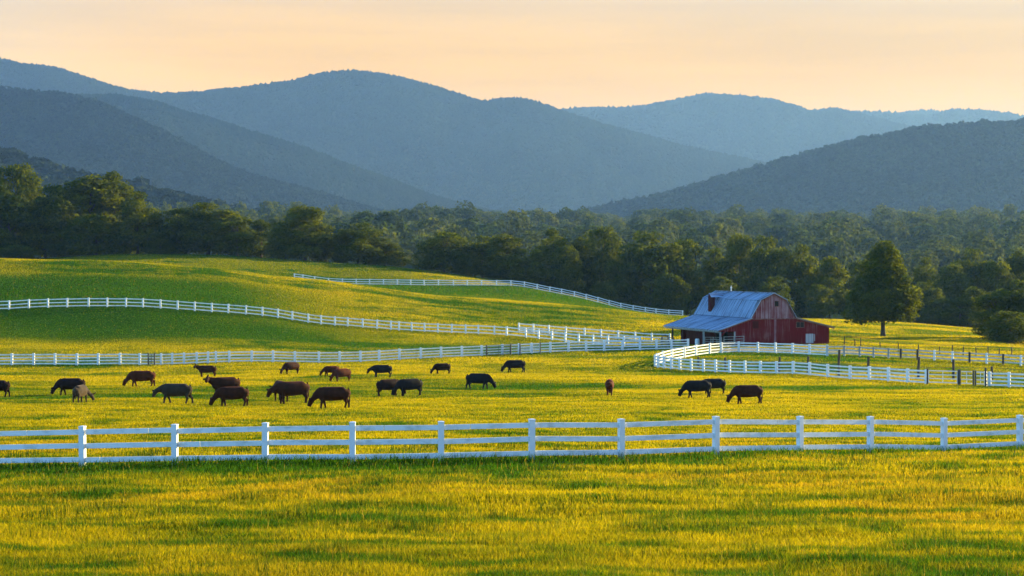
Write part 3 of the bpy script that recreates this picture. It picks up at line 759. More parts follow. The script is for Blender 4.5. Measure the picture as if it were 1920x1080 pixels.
def wire_fence(label, us, ds, hs, r, nw=4, post_mat=M_DARKWOOD):
    P = pts(us, ds); o = P[0]
    root = empty('wire_fence', o); tag(root, label, 'fence')
    for q, h in zip(P, hs):
        mb = MB(); mb.tube([(0, 0, -.3), (random.gauss(0, .02), random.gauss(0, .02), h * .5), (random.gauss(0, .05), random.gauss(0, .03), h)], [r * 1.05, r, r * .95], 8)
        ob = mb.build('post', post_mat, root); ob.location = q - o; ob.rotation_euler = (0, 0, random.random() * 3)
    for k in range(nw):
        mb = MB()
        for a, b in zip(P, P[1:]):
            h = .3 + .95 * k / (nw - 1)
            m = (a + b) / 2 - o + Vector((0, 0, h - .03))
            mb.tube([a - o + Vector((0, -r, h)), m, b - o + Vector((0, -r, h))], .016, 4, False)
        mb.build('wire', M_WIRE, root)
wire_fence('dark wooden post and wire fence crossing inside the paddock', [1310, 1360, 1461, 1515, 1573, 1628, 1722, 1788, 1860, 1930], [194, 191.5, 187, 184.5, 177, 180, 170, 170.5, 172, 172], [1.3, 1.5, 1.75, 1.85, 2.75, 1.9, 2.25, 2.05, 1.4, 1.3], .135)
wire_fence('thin dark post and wire fence along the yellow field right of the barn', [1583, 1603, 1614, 1650, 1684, 1722, 1762, 1786, 1806, 1830, 1853, 1873, 1897, 1930], np.interp([1583, 1603, 1614, 1650, 1684, 1722, 1762, 1786, 1806, 1830, 1853, 1873, 1897, 1930], [1583, 1684, 1930], [238, 231, 229]), [1.15, 1.0, 1.2, 1.0, 1.25, 1.1, 1.0, 1.3, 1.15, 1.15, 1.3, 1.1, 1.25, 1.1], .075, 3)

def gate(label, ua, da, ub, db, H=1.3, nbar=5, dark_bars=False, tops=(1.5, 1.5)):
    a, b = at(ua, da), at(ub, db)
    root = empty('field_gate', a); tag(root, label, 'gate')
    for q, t in ((a, tops[0]), (b, tops[1])):
        mb = MB(); mb.tube([(0, 0, -.3), (0, 0, t)], .085, 8); o = mb.build('post', M_DARKMETAL, root); o.location = q - a
    d = (b - a); n = d.copy(); n.z = 0; n.normalize()
    mb = MB()
    for k in range(nbar):
        z = .22 + (H - .22) * k / (nbar - 1)
        mb.tube([n * .12 + Vector((0, 0, z)), d - n * .12 + Vector((0, 0, z))], .05 if nbar == 4 else .032, 6)
    for f in (.04, .5, .96):
        q = d * f; mb.tube([q + Vector((0, 0, .2)), q + Vector((0, 0, H))], .03, 6)
    mb.build('gate_leaf', M_DARKMETAL if dark_bars else M_WHITE2, root)
gate('pale barred gate with a dark end post closing the paddock fence', 1739, 161, 1797, 159.4, nbar=4)
gate('pale barred gate between dark posts near the right edge', 1800, 159.2, 1825, 158.6, nbar=4, tops=(1.5, 1.45))
gate('narrow pale gate with a tall dark post beside the short right hand fence', 1829, 158.4, 1848, 157.6, nbar=4, tops=(1.45, 1.75))
gate('dark posted gate in the long fence behind the black grazing cows', 912, 218.2, 958, 219.8, dark_bars=True)
gate('pale barred gate in the long fence, left of the lone red cow', 975, 220.2, 1013, 221.6)
gate('dark narrow gate leaf standing open in the long fence at the left', 278, 200.6, 290, 199.6, dark_bars=True)

# ------------------------------------------------------------------ barn
def plank_mat(name, base, faded, fade, width=.24):
    m, N, L = mat(name); p = bsdf(N)
    tc = N.new('ShaderNodeTexCoord')
    mp = N.new('ShaderNodeMapping'); mp.inputs['Scale'].default_value = (5.5, 5.5, .12); L.new(tc.outputs['Object'], mp.inputs[0])
    no = N.new('ShaderNodeTexNoise'); no.inputs['Scale'].default_value = 1.9; no.inputs['Detail'].default_value = 6; no.inputs['Roughness'].default_value = .65; L.new(mp.outputs[0], no.inputs['Vector'])
    n2 = N.new('ShaderNodeTexNoise'); n2.inputs['Scale'].default_value = .45; n2.inputs['Detail'].default_value = 3; L.new(tc.outputs['Object'], n2.inputs['Vector'])
    ad = N.new('ShaderNodeMath'); ad.operation = 'MULTIPLY_ADD'; ad.inputs[1].default_value = .40; L.new(n2.outputs[0], ad.inputs[0]); L.new(no.outputs[0], ad.inputs[2])
    r = N.new('ShaderNodeValToRGB'); r.color_ramp.elements[0].position = .70 - fade; r.color_ramp.elements[1].position = .92 - fade
    r.color_ramp.elements[0].color = (*base, 1); r.color_ramp.elements[1].color = (*faded, 1)
    L.new(ad.outputs[0], r.inputs[0])
    # gaps between boards
    sx = N.new('ShaderNodeSeparateXYZ'); L.new(tc.outputs['Object'], sx.inputs[0])
    s = N.new('ShaderNodeMath'); s.operation = 'ADD'; L.new(sx.outputs[0], s.inputs[0]); L.new(sx.outputs[1], s.inputs[1])
    dv = N.new('ShaderNodeMath'); dv.operation = 'DIVIDE'; dv.inputs[1].default_value = width; L.new(s.outputs[0], dv.inputs[0])
    fr = N.new('ShaderNodeMath'); fr.operation = 'FRACT'; L.new(dv.outputs[0], fr.inputs[0])
    gt = N.new('ShaderNodeMath'); gt.operation = 'GREATER_THAN'; gt.inputs[1].default_value = .9; L.new(fr.outputs[0], gt.inputs[0])
    mx = N.new('ShaderNodeMix'); mx.data_type = 'RGBA'; L.new(gt.outputs[0], mx.inputs['Factor']); L.new(r.outputs[0], mx.inputs[6]); mx.inputs[7].default_value = (.02, .008, .008, 1)
    L.new(mx.outputs[2], p.inputs['Base Color']); p.inputs['Roughness'].default_value = .85; p.inputs['Specular IOR Level'].default_value = .04
    return m
def roof_mat(name, c0, c1, rust, axis=1):
    m, N, L = mat(name); p = bsdf(N)
    tc = N.new('ShaderNodeTexCoord'); mp = N.new('ShaderNodeMapping'); mp.inputs['Scale'].default_value = (.16, 3.4, .16); L.new(tc.outputs['Object'], mp.inputs[0])
    no = N.new('ShaderNodeTexNoise'); no.inputs['Scale'].default_value = 1.3; no.inputs['Detail'].default_value = 7; no.inputs['Roughness'].default_value = .7; L.new(mp.outputs[0], no.inputs['Vector'])
    r = N.new('ShaderNodeValToRGB'); e = r.color_ramp.elements
    e[0].position = .41; e[0].color = (*rust, 1); e[1].position = .70; e[1].color = (*c1, 1)
    k = e.new(.49); k.color = (*c0, 1)
    L.new(no.outputs[0], r.inputs[0]); L.new(r.outputs[0], p.inputs['Base Color'])
    p.inputs['Metallic'].default_value = .55; p.inputs['Roughness'].default_value = .5
    return m
M_RED = plank_mat('red_barn_boards', (.145, .009, .011), (.36, .20, .20), -.035)
M_FADED = plank_mat('faded_gable_boards', (.17, .026, .028), (.36, .25, .27), .09)
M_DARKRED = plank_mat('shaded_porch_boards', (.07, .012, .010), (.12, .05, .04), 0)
M_ROOF = roof_mat('galvanised_roof', (.22, .32, .44), (.44, .55, .68), (.07, .07, .085))
M_ROOF2 = roof_mat('rusty_shed_roof', (.22, .20, .19), (.36, .34, .33), (.14, .09, .07))
M_TRIM = noise_mat('barn_trim', (.10, .035, .03), (.24, .12, .10), (1, 1, 1), 3)
M_GREYPOST = noise_mat('porch_timber', (.20, .21, .22), (.42, .43, .44), (1, 1, .3), 4)
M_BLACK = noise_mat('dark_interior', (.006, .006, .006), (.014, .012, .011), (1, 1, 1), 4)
M_PALEDOOR = plank_mat('pale_shed_door', (.36, .38, .42), (.55, .57, .60), .1)
M_GLASS, _N, _L = mat('dark_window_glass'); bsdf(_N).inputs['Base Color'].default_value = (.010, .011, .013, 1); bsdf(_N).inputs['Roughness'].default_value = .35; bsdf(_N).inputs['Specular IOR Level'].default_value = .2

def barn():
    LEN = 18.4
    base = at(1400, 238)
    root = empty('red_barn', (28.6, 235.0, base.z + .02), math.atan2(.324, .946))
    tag(root, 'weathered red gambrel barn with blue grey metal roof and open left porch', 'barn')
    B = -0.6                                                   # walls go into the ground
    # front wall below the gable, from the porch opening to the shed corner
    mb = MB(); mb.prism([(2.4, B), (17.0, B), (17.0, 2.22), (11.62, 3.52), (4.85, 3.52), (2.4, 2.72)], 'y', 0.0, .12)
    w = mb.build('wall', M_RED, root)
    mb = MB(); mb.prism([(4.82, 3.523), (11.6, 3.523), (10.16, 6.03), (8.22, 6.98), (6.24, 6.0)], 'y', -.04, .12); mb.build('gable', M_FADED, root)['label'] = 'faded grey red upper gable boards'
    mb = MB(); mb.box(.02, 2.395, 0.0, .10, 1.80, 2.0); mb.prism([(.25, 2.003), (2.395, 2.003), (2.395, 2.70), (.25, 2.06)], 'y', 0, .1)
    mb.bar((.22, .05, 1.15), (.85, .05, 1.83), .09, .14); mb.build('porch_header', M_RED, root)
    # back gable wall and side walls
    mb = MB(); mb.prism([(2.4, B), (17.0, B), (17.0, 2.22), (11.62, 3.52), (10.16, 6.03), (8.22, 6.98), (6.24, 6.0), (4.85, 3.52), (2.4, 2.72)], 'y', LEN - .45, LEN - .33); mb.build('back_wall', M_RED, root)
    mb = MB(); mb.box(16.88, 17.0, .125, LEN - .455, B, 2.2); mb.build('shed_wall', M_RED, root)
    mb = MB(); mb.box(2.4, 2.52, .125, 2.4, B, 2.7); mb.box(2.4, 2.52, 6.4, 9.0, B, 2.7); mb.box(2.4, 2.52, 9.0, 16.3, B, 2.7); mb.box(2.4, 2.52, 2.4, 6.4, 2.0, 2.7); mb.build('porch_wall', M_DARKRED, root)
    mb = MB(); mb.box(5.2, 5.3, .13, LEN - .46, B, 3.4); mb.build('interior_dark_sheet', M_BLACK, root)  # black sheet standing in for the unlit interior behind the porch doorway
    # roofs with ribs
    def sheet(name, a, b, y0, y1, mat_, th=.05, rib=.62, parent=root):
        mb = MB(); a2, b2 = Vector((a[0], 0, a[1])), Vector((b[0], 0, b[1])); d = (b2 - a2).normalized(); n = Vector((-d.z, 0, d.x)); n = n if n.z > 0 else -n
        q = [a2, b2, b2 + n * th, a2 + n * th]
        mb.prism([(v.x, v.z) for v in q], 'y', y0, y1)
        y = y0 + .03
        while y < y1:
            mb.bar(a2 + n * (th + .018) + Vector((0, y, 0)), b2 + n * (th + .018) + Vector((0, y, 0)), .05, .04, n); y += rib
        return mb.build(name, mat_, parent)
    sheet('porch_roof', (-.30, 1.96), (4.88, 3.60), -.32, LEN, M_ROOF)
    sheet('lower_roof', (4.70, 3.63), (6.22, 6.10), -.30, LEN, M_ROOF)
    sheet('upper_roof', (6.08, 6.06), (8.24, 7.07), -.34, LEN, M_ROOF)
    sheet('upper_roof', (8.26, 7.07), (10.30, 6.07), -.34, LEN, M_ROOF)
    sheet('lower_roof', (10.16, 6.10), (11.74, 3.60), -.30, LEN, M_ROOF)
    sheet('shed_roof', (11.60, 3.60), (17.75, 2.16), -.30, LEN - .2, M_ROOF2, .09)
    mb = MB(); mb.bar((8.24, -.36, 7.13), (8.24, LEN, 7.13), .34, .05); mb.build('ridge_cap', M_ROOF, root)
    # dark fascia along the front edges
    mb = MB()
    for a, b in (((-.28, 1.88), (4.85, 3.50)), ((4.78, 3.60), (6.24, 5.98)), ((6.2, 5.99), (8.24, 6.96)), ((8.26, 6.96), (10.2, 6.0)), ((10.2, 5.98), (11.66, 3.56)), ((11.66, 3.48), (17.7, 2.06))):
        mb.bar((a[0], -.22, a[1]), (b[0], -.22, b[1]), .05, .12, (0, 0, 1))
    mb.build('fascia', M_TRIM, root)
    mb = MB(); mb.bar((-.22, -.18, 1.86), (-.22, LEN - .05, 1.86), .08, .16); mb.bar((.1, -.1, 1.72), (.1, LEN - .1, 1.72), .12, .18); mb.build('eave_beam', M_GREYPOST, root)
    mb = MB(); mb.bar((4.9, -.085, 3.5), (11.55, -.085, 3.5), .05, .12); mb.build('trim_board', M_TRIM, root)
    for y in (.0, 5.3, 15.9):
        mb = MB(); mb.box(-.02, .20, y - .1, y + .1, B, 1.72); mb.build('porch_post', M_GREYPOST if y < 10 else M_DARKWOOD, root)
    mb = MB(); mb.box(2.22, 2.398, -.03, .14, B, 1.8); mb.build('porch_post', M_GREYPOST, root)
    # dormer near the far end of the near roof slope
    y0, y1, yc = 13.1, 14.1, 13.6
    mb = MB(); mb.prism([(y0, 4.0), (y1, 4.0), (y1, 6.32), (yc, 6.78), (y0, 6.32)], 'x', 4.96, 5.58); dm = mb.build('dormer', M_DARKRED, root)
    mb = MB(); mb.prism([(y0 + .03, 4.6), (y1 - .03, 4.6), (y1 - .03, 6.30), (yc, 6.74), (y0 + .03, 6.30)], 'x', 5.585, 6.5); mb.build('dormer_cheek', M_ROOF, dm)
    for s in (-1, 1):
        mb = MB(); a, b = Vector((0, yc, 6.84)), Vector((0, yc + s * .72, 6.26))
        n = Vector((0, s * .5, .86)) * .05
        mb.hexa([a + Vector((4.86, 0, 0)), b + Vector((4.86, 0, 0)), b + Vector((6.9, 0, 0)), a + Vector((7.4, 0, 0)), a + n + Vector((4.86, 0, 0)), b + n + Vector((4.86, 0, 0)), b + n + Vector((6.9, 0, 0)), a + n + Vector((7.4, 0, 0))])
        mb.build('dormer_roof', M_ROOF, dm)
    # openings
    def window(name, x0, x1, z0, z1, bars, m=M_GLASS, y=-.045):
        mb = MB(); f = .07
        mb.box(x0 - f, x1 + f, y - .03, y + .03, z0 - f, z0); mb.box(x0 - f, x1 + f, y - .03, y + .03, z1, z1 + f); mb.box(x0 - f, x0, y - .03, y + .03, z0, z1); mb.box(x1, x1 + f, y - .03, y + .03, z0, z1)
        for b in bars: mb.box(b - .025, b + .025, y - .03, y + .02, z0, z1)
        fr = mb.build(name, M_TRIM, root)
        mb = MB(); mb.box(x0, x1, y + .022, y + .028, z0, z1); mb.build('pane', m, fr)
    window('gable_window', 8.45, 9.0, 5.25, 5.95, [], M_BLACK, -.07)
    window('shed_window', 11.85, 13.0, 2.28, 2.98, [12.42], M_GLASS, -.03)
    mb = MB(); mb.box(5.0, 5.9, -.06, -.005, 2.2, 3.2); mb.build('shutter', M_DARKRED, root)
    mb = MB(); mb.box(13.3, 14.5, -.05, -.004, .05, 1.35); mb.box(14.62, 14.74, -.03, -.004, .3, 1.3); mb.build('shed_door', M_PALEDOOR, root)
    mb = MB(); mb.box(8.35, 8.72, -.045, -.004, B, 3.42); mb.build('batten', M_FADED, root)
    mb = MB(); mb.tube([(8.24, 13.2, 7.1), (8.24, 13.2, 7.95)], [.09, .05], 8); mb.tube([(8.24, 13.2, 7.55), (8.24, 13.2, 7.75)], [.14, .14], 8); mb.build('roof_finial', M_WHITE2, root)
    rot = root.matrix_basis = Matrix.Translation(root.location) @ Matrix.Rotation(root.rotation_euler.z, 4, 'Z')
    return root
BARN = barn()
def barn_pt(x, y): 
    q = BARN.matrix_basis @ Vector((x, y, 0)); q.z = float(tz(np.array([q.x]), np.array([q.y]))[0]); return q
def pipe_panel(label, a, b, H=1.25, n=4, m=M_GREYWOOD):
    a, b = barn_pt(*a), barn_pt(*b)
    root = empty('corral_panel', a); tag(root, label, 'panel')
    d = b - a
    mb = MB()
    for k in range(n): mb.tube([Vector((0, 0, .2 + (H - .2) * k / (n - 1))), d + Vector((0, 0, .2 + (H - .2) * k / (n - 1)))], .04, 6)
    mb.build('rail', m, root)
    for f in (0, .5, 1):
        mb = MB(); mb.tube([d * f + Vector((0, 0, -.1)), d * f + Vector((0, 0, H + .05))], .05, 6); mb.build('upright', m, root)
pipe_panel('grey pipe corral panel across the front porch opening', (.4, -.5), (3.4, -.6))
pipe_panel('grey pipe corral panel under the long side of the porch', (.9, 1.2), (.8, 6.4), 1.1)
pipe_panel('dark pipe panel beyond the far porch post', (-1.2, 12.5), (-.8, 17.5), 1.15, 4, M_DARKMETAL)
q = barn_pt(-.3, 6.6)
dr = empty('feed_barrel', q); tag(dr, 'pale plastic barrel beside the middle porch post', 'barrel')
mb = MB(); mb.tube([(0, 0, 0), (0, 0, .1), (0, 0, .45), (0, 0, .8), (0, 0, .92)], [.27, .31, .33, .31, .27], 16); mb.build('body', M_WHITE2, dr, True)
mb = MB(); mb.tube([(0, 0, .925), (0, 0, .965)], [.25, .24], 16); mb.build('lid', M_WHITE, dr)
q = barn_pt(-1.0, 15.2)
mb = MB(); mb.tube([(-.9, 0, -.1), (-.9, 0, 1.1), (-.75, 0, 1.45), (-.35, 0, 1.5), (0, 0, 1.3), (.1, 0, .8), (.1, 0, -.1)], .085, 8)
o = mb.build('pipe_hoop', M_DARKMETAL, None, True); o.location = q; tag(o, 'dark bent pipe hoop standing beside the far porch post', 'hoop')
q = barn_pt(1.2, 4.2)
tb = empty('work_table', q); tag(tb, 'low brown wooden table under the barn porch', 'table')
mb = MB(); mb.box(-.5, .5, -1, 1, .72, .8); mb.build('table_top', M_GREYWOOD, tb)
for sx in (-.4, .4):
    for sy in (-.85, .85):
        mb = MB(); mb.box(sx - .05, sx + .05, sy - .05, sy + .05, -.1, .717); mb.build('leg', M_GREYWOOD, tb)

# ------------------------------------------------------------------ cattle
def cow_mesh(name, neck, legs=(0, 0, 0, 0), tail=0.0, head_turn=0.0, bulk=1.0):
    """one continuous body facing +x; neck: list of (x, z, half height, half width, y)"""
    parts = []
    bm = bmesh.new()
    def loft(st, n=14):
        rings = []
        for i, (x, y, z, hh, hw) in enumerate(st):
            a, b = st[max(i - 1, 0)], st[min(i + 1, len(st) - 1)]
            d = Vector((b[0] - a[0], b[1] - a[1], b[2] - a[2])).normalized()
            side = Vector((0, 1, 0)); side = (side - d * side.dot(d)).normalized(); up = d.cross(side).normalized()
            rings.append([bm.verts.new(Vector((x, y, z)) + side * math.cos(6.2832 * k / n) * hw + up * math.sin(6.2832 * k / n) * hh) for k in range(n)])
        for r0, r1 in zip(rings, rings[1:]):
            for k in range(n): bm.faces.new((r0[k], r0[(k + 1) % n], r1[(k + 1) % n], r1[k]))
        bm.faces.new(rings[0][::-1]); bm.faces.new(rings[-1])
    def limb(ptsr, n=10):
        loft([(p[0], p[1], p[2], p[3], p[4] if len(p) > 4 else p[3]) for p in ptsr], n)
    # trunk
    loft([(-.98, 0, 1.15, .13, .12), (-.94, 0, 1.06, .27, .22), (-.80, 0, .975, .385, .31), (-.58, 0, .945, .42, .345 * bulk), (-.28, 0, .925, .435, .37 * bulk), (.05, 0, .915, .445, .385 * bulk), (.35, 0, .92, .44, .355 * bulk), (.58, 0, .935, .435, .31), (.76, 0, .965, .385, .24), (.88, 0, 1.0, .28, .17)], 18)
    loft([(n_[0], n_[4], n_[1], n_[2], n_[3]) for n_ in neck], 12)
    # brisket
    limb([(.45, 0, .62, .15, .16), (.70, 0, .62, .15, .13), (.86, 0, .76, .11, .10)])
    for s, k in ((1, 0), (-1, 1)):
        dx = legs[k]
        limb([(.56, s * .17, .98, .20, .10), (.60, s * .18, .72, .15, .10), (.62 + dx * .35, s * .17, .50, .105, .092), (.63 + dx * .6, s * .165, .38, .088, .08), (.62 + dx * .85, s * .16, .20, .068, .062), (.62 + dx, s * .16, .07, .074, .068), (.645 + dx, s * .16, 0.0, .075, .062)])
    for s, k in ((1, 2), (-1, 3)):
        dx = legs[k]
        limb([(-.80, s * .16, 1.02, .27, .12), (-.78, s * .18, .78, .23, .13), (-.76 + dx * .2, s * .185, .62, .165, .11), (-.84 + dx * .5, s * .18, .47, .105, .088), (-.90 + dx * .65, s * .17, .38, .085, .072), (-.87 + dx * .85, s * .165, .20, .068, .062), (-.85 + dx, s * .16, .07, .072, .066), (-.825 + dx, s * .16, 0.0, .073, .06)])
    # tail
    limb([(-.93, 0, 1.29, .05, .05), (-1.01, tail * .3, 1.18, .036, .036), (-1.045, tail * .7, .88, .03, .03), (-1.04, tail, .62, .036, .036), (-1.03, tail, .42, .055, .05), (-1.02, tail, .32, .022, .022)], 8)
    # ears and muzzle
    h0, h1 = Vector((neck[-4][0], neck[-4][4], neck[-4][1])), Vector((neck[-1][0], neck[-1][4], neck[-1][1]))
    d = (h1 - h0).normalized(); side = Vector((0, 1, 0)); side = (side - d * side.dot(d)).normalized(); up = d.cross(side)
    if up.x < 0 and abs(d.z) > .6: up = -up
    up = up if up.z > -.2 else -up
    for s in (1, -1):
        e0 = h0 + side * s * .09 + up * .09 + d * .03
        e1 = e0 + side * s * .27 + up * .09 - d * .07
        limb([(e0.x, e0.y, e0.z, .05, .045), ((e0.x + e1.x) / 2, (e0.y + e1.y) / 2, (e0.z + e1.z) / 2, .085, .05), (e1.x, e1.y, e1.z, .03, .03)], 8)
    # udder / belly line
    limb([(-.60, 0, .66, .12, .13), (-.45, 0, .59, .10, .11), (-.25, 0, .60, .08, .08)])
    bmesh.ops.recalc_face_normals(bm, faces=bm.faces[:])
    me = bpy.data.meshes.new(name + '_raw'); bm.to_mesh(me); bm.free()
    tmp = bpy.data.objects.new(name + '_raw', me); COL.objects.link(tmp)
    m1 = tmp.modifiers.new('r', 'REMESH'); m1.mode = 'VOXEL'; m1.voxel_size = .026; m1.use_smooth_shade = True
    m2 = tmp.modifiers.new('s', 'SMOOTH'); m2.factor = .5; m2.iterations = 5
    dg = bpy.context.evaluated_depsgraph_get(); ev = tmp.evaluated_get(dg)
    out = bpy.data.meshes.new_from_object(ev); out.name = name
    bpy.data.objects.remove(tmp); bpy.data.meshes.remove(me)
    out.materials.clear()
    return out
N_GRAZE = [(.66, 1.0, .38, .22, 0), (.88, .93, .31, .17, 0), (1.06, .79, .235, .125, 0), (1.22, .62, .16, .105, 0), (1.30, .54, .18, .14, .0), (1.37, .42, .17, .13, 0), (1.43, .27, .14, .105, 0), (1.47, .15, .14, .11, 0)]
N_GRAZE2 = [(.66, 1.0, .34, .20, 0), (.88, .92, .27, .155, -.06), (1.03, .77, .205, .125, -.17), (1.14, .60, .16, .105, -.29), (1.20, .52, .18, .14, -.36), (1.25, .40, .17, .13, -.42), (1.29, .26, .14, .105, -.47), (1.31, .14, .14, .11, -.50)]
N_WALK = [(.66, 1.02, .35, .20, 0), (.92, 1.0, .27, .155, 0), (1.12, .95, .20, .125, 0), (1.28, .89, .16, .105, 0), (1.37, .83, .17, .135, 0), (1.45, .70, .15, .12, 0), (1.51, .56, .115, .095, 0), (1.54, .45, .115, .10, 0)]
N_UP = [(.70, 1.02, .34, .20, 0), (.92, 1.10, .28, .16, 0), (1.12, 1.20, .22, .135, .0), (1.22, 1.27, .165, .11, .03), (1.29, 1.28, .17, .14, .08), (1.36, 1.21, .15, .125, .18), (1.42, 1.12, .115, .10, .27), (1.45, 1.06, .11, .10, .32)]
COWS = {
 'graze': cow_mesh('cow', N_GRAZE, (.12, -.18, .10, -.16), .05),
 'graze_b': cow_mesh('cow', N_GRAZE2, (-.05, .10, -.12, .08), -.04, bulk=1.08),
 'walk': cow_mesh('cow', N_WALK, (.16, -.20, .14, -.24), .02, bulk=1.1),
 'up': cow_mesh('cow', N_UP, (.03, -.05, .04, -.06), .04, bulk=1.05),
 'stand': cow_mesh('cow', N_WALK, (-.04, .05, .04, -.05), -.05, bulk=1.05)}
def hide(name, c0, c1):
    m = noise_mat(name, c0, c1, (1, 1, 1), 3.2, 4, .3, .7, .8, .10)
    bsdf(m.node_tree.nodes).inputs['Sheen Weight'].default_value = .35
    bsdf(m.node_tree.nodes).inputs['Sheen Tint'].default_value = (*[min(1, x * 6) for x in c1], 1)
    return m
H_BLACK = hide('black_hide', (.006, .005, .005), (.014, .012, .011))
H_DARK = hide('dark_brown_hide', (.010, .005, .003), (.024, .010, .006))
H_BROWN = hide('brown_hide', (.020, .0065, .003), (.046, .0145, .006))
H_RED = hide('red_brown_hide', (.040, .010, .004), (.085, .021, .007))
H_GREY = hide('grey_brown_hide', (.022, .016, .010), (.042, .031, .019))
H_TAN = hide('grey_tan_hide', (.032, .022, .014), (.058, .040, .025))
def ground_hit(u, v, lo=75, hi=300):
    Ds = np.linspace(lo, hi, 1800); xs = (u - UC) / FPX * Ds
    z = tz(xs, Ds); vv = VH - z * FPX / Ds
    k = np.argmax(vv <= v); return Ds[k] if vv[k] <= v else hi
# column of body centre, row of feet, heading (0 right, 180 left, 90 away), pose, hide, back height in rows, label
HERD = [
 (-7, 745, 180, 'graze', H_DARK, 32, 'dark brown cow whose rump shows at the left picture edge'),
 (133, 742, 182, 'graze', H_DARK, 33, 'dark brown cow grazing behind the pale grey tan cow'),
 (151, 756, 82, 'graze_b', H_TAN, 34, 'pale grey tan cow seen from behind with its head down to the right'),
 (266, 726, 192, 'graze', H_RED, 31, 'reddish brown cow grazing alone below the long fence'),
 (330, 757, 178, 'walk', H_GREY, 38, 'big grey brown cow walking left with lowered head'),
 (388, 707, 186, 'up', H_BROWN, 22, 'brown cow with raised head standing just below the fence corner'),
 (422, 743, 205, 'up', H_BROWN, 36, 'large brown cow with raised head behind a grazing brown cow'),
 (436, 763, 196, 'graze', H_BROWN, 38, 'brown cow grazing in front of the cow with raised head'),
 (546, 702, 226, 'graze', H_BROWN, 23, 'small brown cow grazing near the fence, left of the two red cows'),
 (621, 706, 205, 'graze_b', H_RED, 20, 'reddish cow behind and left of a red brown grazing cow'),
 (641, 716, 222, 'graze', H_RED, 25, 'red brown cow grazing in front of a smaller reddish cow'),
 (526, 752, 116, 'stand', H_BROWN, 38, 'brown cow mostly hidden behind the heavy dark brown bull'),
 (548, 757, 205, 'stand', H_BROWN, 42, 'heavy brown cow standing close in front of another brown cow'),
 (624, 766, 188, 'graze', H_BROWN, 41, 'brown cow grazing nearest to the front fence'),
 (716, 708, 190, 'stand', H_BLACK, 24, 'small blackish cow standing alone below the middle of the fence'),
 (729, 743, 32, 'graze', H_DARK, 32, 'dark brown cow grazing head to head with a black cow'),
 (768, 743, 210, 'graze', H_BLACK, 33, 'black cow grazing head to head with a dark brown cow'),
 (829, 702, 204, 'graze', H_DARK, 21, 'dark brown cow grazing below the fence, left of the black cows'),
 (897, 730, -12, 'graze', H_BLACK, 30, 'black cow grazing with its head to the right'),
 (966, 699, 188, 'graze', H_BLACK, 24, 'black cow grazing below the dark gate'),
 (1143, 742, 86, 'graze', H_RED, 31, 'lone red cow seen straight from behind'),
 (1308, 746, 190, 'graze', H_BLACK, 33, 'black cow grazing in front of another black cow near the paddock'),
 (1338, 739, 186, 'stand', H_BLACK, 29, 'black cow standing behind another black cow near the paddock'),
 (1402, 758, 187, 'graze', H_BROWN, 36, 'brown cow grazing alone at the right below the paddock fence')]
for (u, v, hd, pose, hm, hp, lab) in HERD:
    D = float(ground_hit(u, v)); q = at(u, D)
    me = COWS[pose].copy(); me.materials.append(hm)
    o = link('cow', me); o.location = q
    s = hp / FPX * D / 1.36
    o.scale = (s, s, s); o.rotation_euler = (0, 0, math.radians(hd))
    tag(o, lab, 'cow', 'cattle grazing in the pasture')
for k in COWS: bpy.data.meshes.remove(COWS[k])

